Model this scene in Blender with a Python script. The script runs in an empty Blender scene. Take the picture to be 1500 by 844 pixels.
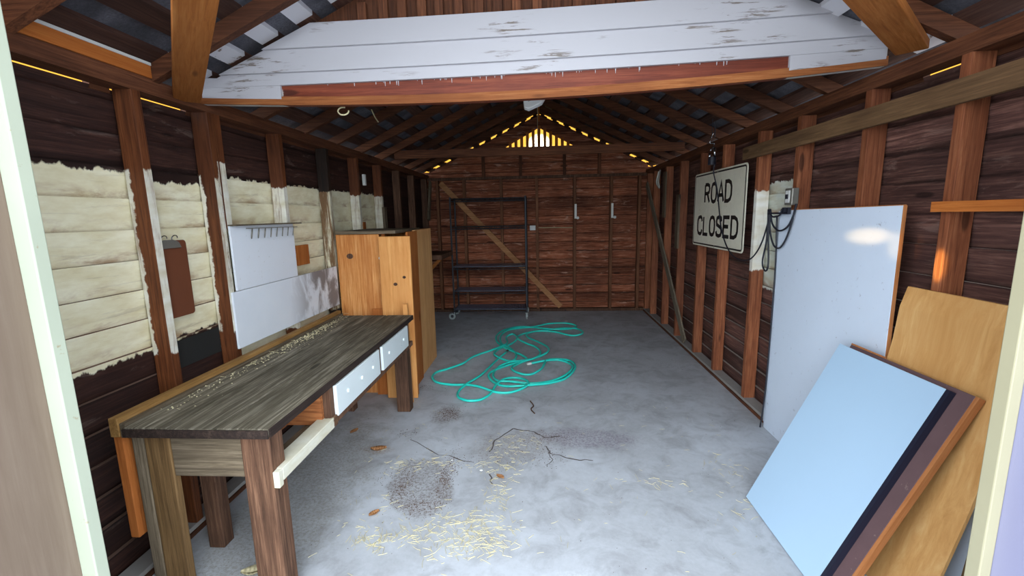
import bpy, bmesh, math, random
from mathutils import Vector, Matrix
random.seed(7)
C = bpy.context.scene.collection
sc = bpy.context.scene

# ------------------------------------------------------------------ camera
F_PX, PITCH, YAW, ROLL, CAM_H = 648.3, .1638, .0654, .0214, 1.6
cp, sp, cy, sy = math.cos(PITCH), math.sin(PITCH), math.cos(YAW), math.sin(YAW)
fw = Vector((-sy*cp, cy*cp, -sp)); rt = Vector((cy, sy, 0)); up = rt.cross(fw)
r2 = math.cos(ROLL)*rt - math.sin(ROLL)*up
u2 = math.cos(ROLL)*up + math.sin(ROLL)*rt
cam = bpy.data.cameras.new('camera'); cam_o = bpy.data.objects.new('camera', cam); C.objects.link(cam_o)
cam_o.matrix_world = Matrix(((r2.x, u2.x, -fw.x, 0), (r2.y, u2.y, -fw.y, 0), (r2.z, u2.z, -fw.z, CAM_H), (0, 0, 0, 1)))
cam.sensor_fit = 'HORIZONTAL'; cam.sensor_width = 36; cam.lens = 36*F_PX/1500
cam.clip_start = .05; cam.clip_end = 200
sc.camera = cam_o

# ------------------------------------------------------------------ light
WORLD_FRONT = (.80, .90, 1.0); FRONT_STRENGTH = 3.2
WORLD_BACK = (1.0, .50, .07); BACK_STRENGTH = 1.0
EXPOSURE = 0.62
w = bpy.data.worlds.new('World'); sc.world = w; w.use_nodes = True
nt = w.node_tree; nt.nodes.clear()
tc = nt.nodes.new('ShaderNodeTexCoord'); sep = nt.nodes.new('ShaderNodeSeparateXYZ')
nt.links.new(tc.outputs['Generated'], sep.inputs[0])
mr = nt.nodes.new('ShaderNodeMapRange'); mr.inputs['From Min'].default_value = -.25; mr.inputs['From Max'].default_value = .25
nt.links.new(sep.outputs['Y'], mr.inputs['Value'])
mx = nt.nodes.new('ShaderNodeMix'); mx.data_type = 'RGBA'
nt.links.new(mr.outputs[0], mx.inputs[0])
mx.inputs[6].default_value = (*[c*FRONT_STRENGTH for c in WORLD_FRONT], 1)
mx.inputs[7].default_value = (*[c*BACK_STRENGTH for c in WORLD_BACK], 1)
bg = nt.nodes.new('ShaderNodeBackground'); ow = nt.nodes.new('ShaderNodeOutputWorld')
# low sun glow in the sky behind the garage
dot = nt.nodes.new('ShaderNodeVectorMath'); dot.operation = 'DOT_PRODUCT'
sd = Vector((0, 7.3, 1.04)).normalized(); dot.inputs[1].default_value = sd
nt.links.new(tc.outputs['Generated'], dot.inputs[0])
gl = nt.nodes.new('ShaderNodeMapRange'); gl.inputs['From Min'].default_value = .99955; gl.inputs['From Max'].default_value = .99998
gl.interpolation_type = 'SMOOTHSTEP'
nt.links.new(dot.outputs['Value'], gl.inputs['Value'])
mg = nt.nodes.new('ShaderNodeMix'); mg.data_type = 'RGBA'; nt.links.new(gl.outputs[0], mg.inputs[0])
nt.links.new(mx.outputs[2], mg.inputs[6]); mg.inputs[7].default_value = (14, 12, 8, 1)
nt.links.new(mg.outputs[2], bg.inputs[0]); nt.links.new(bg.outputs[0], ow.inputs[0])

sc.view_settings.view_transform = 'Standard'; sc.view_settings.look = 'None'
sc.view_settings.gamma = 1; sc.view_settings.use_curve_mapping = False
sc.view_settings.exposure = EXPOSURE
sc.cycles.max_bounces = 10; sc.cycles.diffuse_bounces = 6
sc.cycles.sample_clamp_indirect = 6
sc.cycles.use_denoising = True

# hazy low daylight from the open yard behind the camera
sl_ = bpy.data.lights.new('yard_daylight', 'SUN'); sl_.energy = 3.4; sl_.angle = math.radians(100); sl_.color = (.92, .96, 1.0)
so_ = bpy.data.objects.new('yard_daylight', sl_); C.objects.link(so_)
so_.rotation_euler = Vector((.03, 1, -.40)).to_track_quat('-Z', 'Y').to_euler()

def spot(name, loc, target, energy, size, blend, color, sx=1, sy_=1):
    l = bpy.data.lights.new(name, 'SPOT'); l.energy = energy; l.spot_size = math.radians(size); l.spot_blend = blend
    l.color = color; l.shadow_soft_size = .01
    o = bpy.data.objects.new(name, l); C.objects.link(o)
    d = (Vector(target)-Vector(loc))
    o.matrix_world = Matrix.Translation(loc) @ d.to_track_quat('-Z', 'Y').to_matrix().to_4x4() @ Matrix.Diagonal((sx, sy_, 1, 1))
    return o
# sun glints thrown in through the open front by something shiny outside
spot('sun_glint', (-1.0, .35, 1.75), (1.66, 2.36, 1.455), 300, 5.4, .95, (1, .62, .24), 1, .34)
spot('sun_glint', (-1.0, .35, 1.75), (1.686, 1.975, 1.35), 1000, 3.0, .7, (1, .78, .25), .35, 1)
spot('sun_glint', (-1.0, .35, 1.75), (1.66, 2.17, 1.42), 130, 3.6, .9, (1, .62, .24), .6, .8)

# ------------------------------------------------------------------ dimensions (metres)
XL, XR, D = -1.806, 1.686, 7.25          # inner faces of the studs
SD = .092                                 # stud depth
YF = 1.0                                  # plane of the open front
RIDGE, SLOPE = 3.17, .466
def zroof(x): return RIDGE - SLOPE*abs(x)

# ------------------------------------------------------------------ materials
def s2l(c):
    return tuple((v/255/12.92 if v/255 <= .04045 else ((v/255+.055)/1.055)**2.4) for v in c)
class N:
    def __init__(s, name):
        s.m = bpy.data.materials.new(name); s.m.use_nodes = True; s.t = s.m.node_tree; s.t.nodes.clear()
        s.out = s.n('ShaderNodeOutputMaterial'); s.b = s.n('ShaderNodeBsdfPrincipled'); s.l(s.b.outputs[0], s.out.inputs[0])
    def n(s, t, **k):
        o = s.t.nodes.new(t)
        for a, v in k.items(): setattr(o, a, v)
        return o
    def l(s, a, b): s.t.links.new(a, b)
    def math(s, op, a, b=None, c=None, clamp=False):
        o = s.n('ShaderNodeMath', operation=op, use_clamp=clamp)
        for i, v in enumerate((a, b, c)):
            if v is None: continue
            if isinstance(v, (int, float)): o.inputs[i].default_value = v
            else: s.l(v, o.inputs[i])
        return o.outputs[0]
    def mix(s, f, a, b, mode='MIX'):
        o = s.n('ShaderNodeMix', data_type='RGBA', blend_type=mode)
        for i, v in ((0, f), (6, a), (7, b)):
            if isinstance(v, (int, float)): o.inputs[i].default_value = v
            elif isinstance(v, tuple): o.inputs[i].default_value = (*v[:3], 1)
            else: s.l(v, o.inputs[i])
        return o.outputs[2]
    def noise(s, vec, scale, detail=4, rough=.55, dist=0, out='Fac'):
        o = s.n('ShaderNodeTexNoise'); o.inputs['Scale'].default_value = scale; o.inputs['Detail'].default_value = detail
        o.inputs['Roughness'].default_value = rough; o.inputs['Distortion'].default_value = dist
        s.l(vec, o.inputs['Vector']); return o.outputs[out]
    def map(s, vec, scale=(1, 1, 1), loc=(0, 0, 0), rot=(0, 0, 0)):
        o = s.n('ShaderNodeMapping'); o.inputs['Scale'].default_value = scale; o.inputs['Location'].default_value = loc
        o.inputs['Rotation'].default_value = rot; s.l(vec, o.inputs['Vector']); return o.outputs[0]
    def ramp(s, f, stops, interp='LINEAR'):
        o = s.n('ShaderNodeValToRGB'); o.color_ramp.interpolation = interp
        e = o.color_ramp.elements
        while len(e) < len(stops): e.new(.5)
        for i, (p, c) in enumerate(stops):
            e[i].position = p; e[i].color = (*(c if isinstance(c, tuple) else (c, c, c)), 1)
        s.l(f, o.inputs[0]); return o.outputs[0]
    def step(s, v, lo, hi):
        o = s.n('ShaderNodeMapRange', interpolation_type='SMOOTHSTEP'); s.l(v, o.inputs['Value'])
        o.inputs['From Min'].default_value = lo; o.inputs['From Max'].default_value = hi; return o.outputs[0]
    def bump(s, h, strength=.3, dist=.004):
        o = s.n('ShaderNodeBump'); o.inputs['Strength'].default_value = strength; o.inputs['Distance'].default_value = dist
        s.l(h, o.inputs['Height']); s.l(o.outputs[0], s.b.inputs['Normal'])

def wood_nodes(n, axis, dark, mid, light, grain=1., vary=.35, knots=True):
    """returns colour socket, height socket, world-ish coords"""
    tcn = n.n('ShaderNodeTexCoord'); oi = n.n('ShaderNodeObjectInfo')
    off = n.n('ShaderNodeVectorMath', operation='SCALE'); cmb = n.n('ShaderNodeCombineXYZ')
    n.l(oi.outputs['Random'], cmb.inputs[0]); n.l(oi.outputs['Random'], cmb.inputs[1]); n.l(oi.outputs['Random'], cmb.inputs[2])
    n.l(cmb.outputs[0], off.inputs[0]); off.inputs['Scale'].default_value = 37.
    add = n.n('ShaderNodeVectorMath', operation='ADD'); n.l(tcn.outputs['Object'], add.inputs[0]); n.l(off.outputs[0], add.inputs[1])
    s = {'x': (1.1, 26, 26), 'y': (26, 1.1, 26), 'z': (26, 26, 1.1)}[axis]
    v = n.map(add.outputs[0], scale=tuple(a*grain for a in s))
    fine = n.noise(v, 3.2, 7, .7, .5)
    broad = n.noise(v, .35, 3, .5, .8)
    col = n.ramp(fine, [(.28, dark), (.5, mid), (.72, light)])
    col = n.mix(n.ramp(broad, [(.35, 0.), (.65, 1.)]), n.mix(.45, col, dark), col)
    blot = n.noise(add.outputs[0], 2.2, 4, .6)
    col = n.mix(n.ramp(blot, [(.4, .0), (.75, .55)]), col, dark)
    # one board lighter, the next darker
    vr = n.math('MULTIPLY_ADD', oi.outputs['Random'], vary*2, 1-vary)
    hsv = n.n('ShaderNodeHueSaturation'); n.l(vr, hsv.inputs['Value']); n.l(col, hsv.inputs['Color'])
    col = hsv.outputs[0]
    if knots:
        vo = n.n('ShaderNodeTexVoronoi'); vo.feature = 'F1'
        kv = n.map(add.outputs[0], scale={'x': (1.3, 5, 5), 'y': (5, 1.3, 5), 'z': (5, 5, 1.3)}[axis])
        n.l(kv, vo.inputs['Vector']); vo.inputs['Scale'].default_value = 1
        k = n.step(vo.outputs['Distance'], .10, .06)
        col = n.mix(n.math('MULTIPLY', k, .75), col, tuple(c*.35 for c in dark))
    return col, fine, tcn

def wood(name, axis, dark, mid, light, rough=.75, grain=1., vary=.25, bump=.35, knots=True):
    n = N(name); col, h, _ = wood_nodes(n, axis, s2l(dark), s2l(mid), s2l(light), grain, vary, knots)
    n.l(col, n.b.inputs['Base Color']); n.b.inputs['Roughness'].default_value = rough; n.bump(h, bump)
    n.b.inputs['Specular IOR Level'].default_value = .25
    return n.m

def painted(name, axis, base, paint, regions, edge_side=None, boards=False, streak=.3, chips=.35, wear=.25):
    """bare wood with ragged brushed-on paint inside the given regions (local coordinates)
    regions: (a_axis, a0, a1, z0, z1[, only_normal_axis, (nx sign)])"""
    n = N(name); col, h, tcn = wood_nodes(n, axis, *[s2l(c) for c in base], vary=.2)
    co = tcn.outputs['Object']
    if boards:
        sx = n.n('ShaderNodeSeparateXYZ'); n.l(co, sx.inputs[0])
        fl = n.math('FLOOR', n.math('DIVIDE', n.math('SUBTRACT', sx.outputs[2], .03), .1425))
        wn = n.n('ShaderNodeTexWhiteNoise', noise_dimensions='1D'); n.l(fl, wn.inputs['W'])
        hv = n.n('ShaderNodeHueSaturation'); n.l(n.math('MULTIPLY_ADD', wn.outputs[0], .7, .65), hv.inputs['Value']); n.l(col, hv.inputs['Color'])
        col = hv.outputs[0]
        frz = n.math('FRACT', n.math('DIVIDE', n.math('ADD', sx.outputs[2], n.math('MULTIPLY', n.math('SUBTRACT', n.noise(n.map(co, scale=(3, 3, 1)), 1.5, 4, .6), .5), .03)), .1425))
        wv = n.noise(n.map(co, scale=(2.2, 2.2, 10), loc=(3, 1, 2)), 1.5, 6, .7, .5)
        gap = n.math('MULTIPLY', n.math('MAXIMUM', n.step(frz, .16, .0), n.step(frz, .90, 1.0)), n.step(wv, .30, .62))
        worn = n.math('MULTIPLY', n.step(wv, .56, .70), wear)
        col = n.mix(worn, col, n.mix(.5, s2l(base[2]), s2l((190, 168, 156))))
        col = n.mix(n.math('MULTIPLY', gap, .8), col, tuple(v*.35 for v in s2l(base[0])))
    if not regions:
        n.l(col, n.b.inputs['Base Color']); n.b.inputs['Roughness'].default_value = .8; n.bump(h, .4); 
        n.b.inputs['Specular IOR Level'].default_value = .2
        return n.m
    wob = n.noise(n.map(co, scale=(1, 1, 1)), 16, 5, .6)
    wob2 = n.noise(n.map(co, scale=(30, 30, 4)), 1., 3, .6)
    sx = n.n('ShaderNodeSeparateXYZ'); n.l(co, sx.inputs[0])
    geo = n.n('ShaderNodeNewGeometry'); gn = n.n('ShaderNodeSeparateXYZ'); n.l(geo.outputs['Normal'], gn.inputs[0])
    w1 = n.math('MULTIPLY', n.math('SUBTRACT', wob, .5), .07); w2 = n.math('MULTIPLY', n.math('SUBTRACT', wob2, .5), .05)
    W = n.math('ADD', w1, w2)
    tot = None
    for r in regions:
        ax, a0, a1, z0, z1 = r[:5]
        a = n.math('ADD', sx.outputs[ax], w1) ; z = n.math('ADD', sx.outputs[2], W)
        m = n.math('MULTIPLY', n.math('MULTIPLY', n.step(a, a0-.006, a0+.006), n.step(a, a1+.006, a1-.006)),
                   n.math('MULTIPLY', n.step(z, z0-.006, z0+.006), n.step(z, z1+.006, z1-.006)))
        if len(r) > 5 and r[5] == 'edge':       # painted on the narrow inner edge, and lapping over the foot of the sides
            e = n.math('GREATER_THAN', n.math('ABSOLUTE', gn.outputs[0]), .5)
            lap = n.step(n.math('ADD', n.math('ABSOLUTE', sx.outputs[0]), n.math('MULTIPLY', w1, .9)), r[6]-.004, r[6]+.004)
            m = n.math('MULTIPLY', m, n.math('MAXIMUM', e, lap))
        tot = m if tot is None else n.math('MAXIMUM', tot, m)
    # chips and thin streaks showing the wood
    sv = n.map(co, scale={'y': (1, 2.2, 26), 'z': (26, 26, 2.2), 'x': (2.2, 1, 26)}[axis])
    st = n.noise(sv, 1.4, 7, .7, .6)
    chip = n.ramp(st, [(1-streak-.12, 0.), (1-streak+.02, chips)])
    pn = n.noise(n.map(co, scale=(3, 3, 9)), 2., 4, .6)
    pc = n.mix(n.ramp(pn, [(.35, 0.), (.75, 1.)]), s2l(paint), tuple(a*b for a, b in zip(s2l(paint), (.80, .74, .60))))
    if boards:
        fr = n.math('FRACT', n.math('DIVIDE', sx.outputs[2], .1425))
        lowb = n.step(fr, .55, .0); pn2 = n.noise(n.map(co, scale=(1, 2.5, 8)), 1.6, 5, .65, .4)
        pc = n.mix(n.math('MULTIPLY', n.math('MULTIPLY', lowb, n.step(pn2, .42, .68)), .75), pc, s2l((160, 118, 78)))
    pc = n.mix(chip, pc, n.mix(.5, col, s2l((150, 115, 80))))
    col = n.mix(tot, col, pc)
    n.l(col, n.b.inputs['Base Color']); n.b.inputs['Roughness'].default_value = .6; n.bump(h, .3)
    n.b.inputs['Specular IOR Level'].default_value = .3
    return n.m

def plain(name, col, rough=.5, metal=0., nscale=6, var=.12, spec=.5, bump=0., speck=None):
    n = N(name); tcn = n.n('ShaderNodeTexCoord'); f = n.noise(tcn.outputs['Object'], nscale, 5, .6)
    c = s2l(col); o = n.mix(f, tuple(v*(1-var) for v in c), tuple(min(1, v*(1+var)) for v in c))
    if speck:
        g = n.noise(tcn.outputs['Object'], 28, 3, .7); o = n.mix(n.ramp(g, [(.66, 0.), (.74, .8)]), o, s2l(speck))
    n.l(o, n.b.inputs['Base Color']); n.b.inputs['Roughness'].default_value = rough; n.b.inputs['Metallic'].default_value = metal
    n.b.inputs['Specular IOR Level'].default_value = spec
    if bump: n.bump(f, bump)
    return n.m

FIR = ((92, 50, 26), (158, 98, 56), (196, 134, 84))
OLD = ((54, 30, 20), (98, 58, 36), (130, 82, 54))
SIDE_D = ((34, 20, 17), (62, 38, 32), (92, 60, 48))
M = {}
for a in 'xyz':
    M['fir_'+a] = wood('fir_'+a, a, *FIR)
    M['old_'+a] = wood('old_'+a, a, *OLD)
    M['rear_'+a] = wood('rear_'+a, a, (80, 48, 32), (128, 84, 58), (158, 112, 82), vary=.1)
    M['pine_'+a] = wood('pine_'+a, a, (164, 92, 40), (214, 146, 82), (238, 186, 124), vary=.08, grain=.8)
    M['weather_'+a] = wood('weather_'+a, a, (70, 60, 48), (118, 104, 84), (160, 144, 122), vary=.15)
M['orange_y'] = wood('orange_y', 'y', (150, 80, 30), (190, 112, 50), (206, 134, 70), vary=.1, knots=False)
M['orange_z'] = wood('orange_z', 'z', (140, 76, 30), (186, 110, 52), (202, 130, 70), vary=.1)
M['orange_x'] = wood('orange_x', 'x', (130, 74, 28), (170, 104, 48), (190, 128, 70), vary=.1)
M['leg_z'] = wood('leg_z', 'z', (54, 36, 26), (102, 72, 54), (146, 110, 86), vary=.15)
M['legtan_z'] = wood('legtan_z', 'z', (66, 48, 28), (116, 88, 54), (142, 112, 74), vary=.1)
M['brace_tan'] = wood('brace_tan', 'x', (132, 88, 54), (178, 128, 86), (204, 156, 112), vary=.02, knots=False)
M['brace_grey'] = wood('brace_grey', 'z', (100, 90, 76), (136, 124, 106), (160, 148, 130), vary=.02, knots=False)
M['pine_light'] = wood('pine_light', 'z', (196, 128, 66), (226, 164, 98), (238, 186, 122), vary=.01, grain=.7, knots=False)
M['pine_pale'] = wood('pine_pale', 'z', (190, 134, 80), (224, 170, 112), (238, 190, 134), vary=.01, grain=.7)
M['void_black'] = plain('void_black', (24, 24, 22), .8)
M['rail_ochre'] = wood('rail_ochre', 'y', (104, 74, 38), (158, 118, 66), (184, 146, 92), vary=.05)
M['rail_tan'] = wood('rail_tan', 'y', (80, 58, 38), (118, 90, 62), (146, 114, 80), vary=.05)
M['bench'] = wood('bench_top', 'y', (44, 40, 30), (106, 99, 84), (172, 164, 148), vary=.22, grain=.9, bump=.6)
M['bench_dark'] = wood('bench_edge', 'y', (30, 22, 20), (52, 40, 34), (88, 70, 60), vary=.1)
CREAM = (244, 238, 208)
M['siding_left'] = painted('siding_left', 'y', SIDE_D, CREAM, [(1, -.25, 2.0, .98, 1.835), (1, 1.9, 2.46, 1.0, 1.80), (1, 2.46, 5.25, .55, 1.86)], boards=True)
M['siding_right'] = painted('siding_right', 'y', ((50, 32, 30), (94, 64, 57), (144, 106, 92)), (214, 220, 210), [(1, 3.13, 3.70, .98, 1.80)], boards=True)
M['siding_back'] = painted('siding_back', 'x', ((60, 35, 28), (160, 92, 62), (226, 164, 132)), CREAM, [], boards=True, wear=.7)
M['siding_front'] = painted('siding_front', 'x', SIDE_D, CREAM, [], boards=True)
M['stud_left'] = painted('stud_left', 'z', ((58, 28, 14), (112, 62, 32), (142, 86, 50)), (222, 220, 208),
    [(1, 1.8, 2.46, .96, 1.84, 'edge', 1.878), (1, 2.46, 2.70, .93, 1.93, 'edge', 1.85), (1, 2.7, 5.2, .8, 1.83)], chips=.6, streak=.38)
M['stud_charred'] = painted('stud_charred', 'z', ((22, 17, 14), (48, 34, 26), (82, 56, 38)), (226, 222, 200), [(1, 2.7, 5.2, .8, 1.83)], chips=1., streak=.50)
M['stud_right'] = painted('stud_right', 'z', ((84, 42, 26), (152, 90, 58), (188, 126, 88)), (236, 234, 226), [(1, 3.58, 3.70, 1.12, 1.74)])
M['beam_paint'] = painted('beam_paint', 'x', ((82, 32, 20), (126, 58, 36), (150, 80, 52)), (194, 192, 192), [(0, -2.2, -1.355, 2.19, 2.5), (0, 1.225, 2.3, 2.225, 2.5)], streak=.2)
M['beam_low'] = wood('beam_low', 'x', (104, 56, 28), (148, 88, 46), (172, 116, 70), vary=.1)

# white lap siding with flaking paint
def flaky(name, paint, bare, thr=.66):
    n = N(name); tcn = n.n('ShaderNodeTexCoord'); co = tcn.outputs['Object']
    st = n.noise(n.map(co, scale=(2.2, 6, 22)), 2.4, 8, .72, .4); cl = n.noise(n.map(co, scale=(1.2, 1, 4), loc=(.3, 0, .2)), 1.7, 3, .5)
    m = n.math('MULTIPLY', n.step(st, .54, .60), n.step(cl, thr-.12, thr-.02))
    c = n.mix(m, s2l(paint), n.mix(st, s2l(bare), tuple(.6*v for v in s2l(bare))))
    n.l(c, n.b.inputs['Base Color']); n.b.inputs['Roughness'].default_value = .5; n.bump(m, .3, .002); return n.m
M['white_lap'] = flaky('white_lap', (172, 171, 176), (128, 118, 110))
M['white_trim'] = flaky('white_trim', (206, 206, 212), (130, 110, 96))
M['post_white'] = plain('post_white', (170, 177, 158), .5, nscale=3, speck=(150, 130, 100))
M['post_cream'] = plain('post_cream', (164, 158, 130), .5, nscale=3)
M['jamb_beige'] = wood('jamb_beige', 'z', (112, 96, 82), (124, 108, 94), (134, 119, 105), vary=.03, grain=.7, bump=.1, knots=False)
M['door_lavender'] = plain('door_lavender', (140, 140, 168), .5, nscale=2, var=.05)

def shingle():
    n = N('roof_underside'); tcn = n.n('ShaderNodeTexCoord'); co = tcn.outputs['Object']
    g = n.noise(co, 90, 3, .7); b = n.noise(n.map(co, scale=(2, 3, 2)), 2, 3, .5)
    c = n.mix(g, s2l((40, 42, 50)), s2l((116, 116, 126))); c = n.mix(n.ramp(b, [(.4, 0.), (.6, .6)]), c, s2l((26, 28, 34)))
    n.l(c, n.b.inputs['Base Color']); n.b.inputs['Roughness'].default_value = .9; n.bump(g, .4); return n.m
M['shingle'] = shingle()
M['sheath'] = wood('sheath', 'y', (50, 32, 27), (84, 56, 46), (110, 80, 66), vary=.4)

def concrete():
    n = N('concrete'); tcn = n.n('ShaderNodeTexCoord'); co = tcn.outputs['Object']
    f = n.noise(co, 34, 6, .7); b = n.noise(co, 1.1, 5, .6, .6); m2 = n.noise(co, 5, 5, .65, .8)
    c = n.mix(f, s2l((148, 151, 155)), s2l((182, 185, 190)))
    c = n.mix(n.ramp(b, [(.35, 0.), (.7, .6)]), c, s2l((204, 210, 218)))
    c = n.mix(n.ramp(m2, [(.46, 0.), (.72, .55)]), c, s2l((122, 120, 122)))
    m3 = n.noise(n.map(co, scale=(1, 1, 1), loc=(5, 2, 0)), 2.2, 6, .72, .4)
    c = n.mix(n.ramp(m3, [(.50, 0.), (.70, .45)]), c, s2l((200, 206, 214)))
    sk = n.noise(co, 95, 3, .8); c = n.mix(n.ramp(sk, [(.66, 0.), (.74, .5)]), c, s2l((104, 96, 90)))
    sx = n.n('ShaderNodeSeparateXYZ'); n.l(co, sx.inputs[0])
    wob = n.noise(co, 7, 6, .7)
    def blob(cx, cyy, rx, ry, ang=0., edge=.35, wa=.9):
        mp = n.n('ShaderNodeMapping', vector_type='TEXTURE'); mp.inputs['Location'].default_value = (cx, cyy, 0)
        mp.inputs['Rotation'].default_value = (0, 0, ang); mp.inputs['Scale'].default_value = (rx, ry, 1000); n.l(co, mp.inputs['Vector'])
        ln = n.n('ShaderNodeVectorMath', operation='LENGTH'); n.l(mp.outputs[0], ln.inputs[0])
        d = n.math('ADD', ln.outputs['Value'], n.math('MULTIPLY', n.math('SUBTRACT', wob, .5), wa*2))
        return n.step(d, 1+edge, 1-edge)
    sp_ = n.ramp(n.noise(co, 60, 4, .8), [(.45, .2), (.6, 1.)])
    for (a, col, k) in ((blob(.30, 3.0, .36, .14, -.1), (120, 108, 122), .75), (blob(-.74, 2.40, .19, .30, .35, .10, .30), (120, 114, 110), .9),
                        (blob(1.35, 4.7, .16, .30, .3), (196, 200, 206), .8), (blob(-.78, 3.35, .12, .16), (98, 84, 74), .8),
                        (blob(-.2, 2.9, .30, .18, .3), (132, 122, 114), .6), (blob(-1.15, 2.8, .12, .05), (140, 110, 84), .5),
                        (blob(-1.4, 2.2, .3, 1.1), (134, 130, 116), .7), (blob(.2, 1.5, .35, .25), (206, 210, 216), .6)):
        c = n.mix(n.math('MULTIPLY', n.math('MULTIPLY', a, k), sp_), c, s2l(col))
    n.l(c, n.b.inputs['Base Color']); n.b.inputs['Roughness'].default_value = .62; n.b.inputs['Specular IOR Level'].default_value = .35
    n.bump(f, .12, .003); return n.m
M['concrete'] = concrete()
M['dust'] = plain('dust', (158, 146, 136), .95, nscale=20)
M['dust_red'] = plain('dust_red', (120, 92, 78), .95, nscale=20)
M['curb'] = plain('curb', (150, 146, 142), .9, nscale=14)
M['crack'] = plain('crack', (84, 76, 72), .95)
M['panel_white'] = plain('panel_white', (214, 226, 242), .42, nscale=2.5, var=.06, speck=(170, 176, 190))
M['laminate'] = plain('laminate', (172, 200, 224), .28, nscale=2, var=.03)
M['black_edge'] = plain('black_edge', (24, 26, 44), .5)
M['brown_board'] = plain('brown_board', (96, 72, 74), .7, nscale=9, var=.25, speck=(150, 130, 120))
M['ply'] = wood('ply', 'z', (186, 134, 76), (208, 158, 98), (222, 180, 122), vary=.02, grain=.3, bump=.08, knots=False)
M['ply_edge'] = wood('ply_edge', 'z', (150, 90, 48), (190, 124, 74), (206, 146, 96), vary=.02, knots=False)
M['peg'] = plain('peg', (222, 228, 236), .5, nscale=3, var=.05, speck=(190, 190, 190))
def smoky():
    n = N('bench_backboard'); tcn = n.n('ShaderNodeTexCoord'); co = tcn.outputs['Object']
    a = n.noise(n.map(co, scale=(1, 2.0, 1.2), loc=(0, .35, 0)), 3.2, 6, .65, .5); sx = n.n('ShaderNodeSeparateXYZ'); n.l(co, sx.inputs[0])
    k = n.math('MULTIPLY', n.step(sx.outputs[1], -.15, .35), n.step(a, .42, .60))
    f = n.noise(co, 3, 4, .6); c = n.mix(f, s2l((212, 220, 230)), s2l((232, 238, 244)))
    c = n.mix(n.math('MULTIPLY', k, .85), c, s2l((92, 84, 82))); n.l(c, n.b.inputs['Base Color']); n.b.inputs['Roughness'].default_value = .5; return n.m
M['smoky'] = smoky()
M['hardboard'] = plain('hardboard', (104, 58, 36), .55, nscale=14, var=.12)
M['steel'] = plain('steel', (140, 138, 130), .42, .6, var=.2)
M['chrome'] = plain('chrome', (190, 194, 198), .25, 1.)
M['black_metal'] = plain('black_metal', (58, 62, 68), .42, .5, var=.2)
M['shelf_top'] = plain('shelf_top', (116, 124, 146), .45, .2, var=.15)
M['rubber'] = plain('rubber', (150, 160, 158), .6)
M['black_rubber'] = plain('black_rubber', (26, 28, 40), .5)
M['hose'] = plain('hose', (44, 212, 194), .35, nscale=3, var=.08)
M['white_plastic'] = plain('white_plastic', (214, 216, 214), .4)
M['straw'] = plain('straw', (196, 186, 148), .8, nscale=30, var=.3)
M['soil'] = plain('soil', (84, 62, 46), .95, nscale=40, var=.4)
M['leaf'] = plain('leaf', (160, 112, 70), .8, nscale=20, var=.3)
M['sign_white'] = plain('sign_white', (226, 222, 202), .45, nscale=12, var=.10, speck=(150, 140, 110))
M['sign_black'] = plain('sign_black', (26, 26, 26), .5)
M['sign_alu'] = plain('sign_alu', (150, 150, 146), .4, .8)
M['drawer_white'] = plain('drawer_white', (220, 230, 232), .45, nscale=3, var=.05, speck=(190, 200, 206))
M['rail_white'] = painted('rail_white', 'y', ((70, 46, 32), (120, 86, 60), (150, 116, 86)), (214, 212, 196), [(1, -3, -.46, -3, 3)], streak=.25)
M['string'] = plain('string', (186, 176, 140), .8)
M['glass'] = plain('lamp_lens', (190, 198, 194), .2, .1)
M['flake'] = plain('flake', (226, 226, 220), .7)

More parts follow.
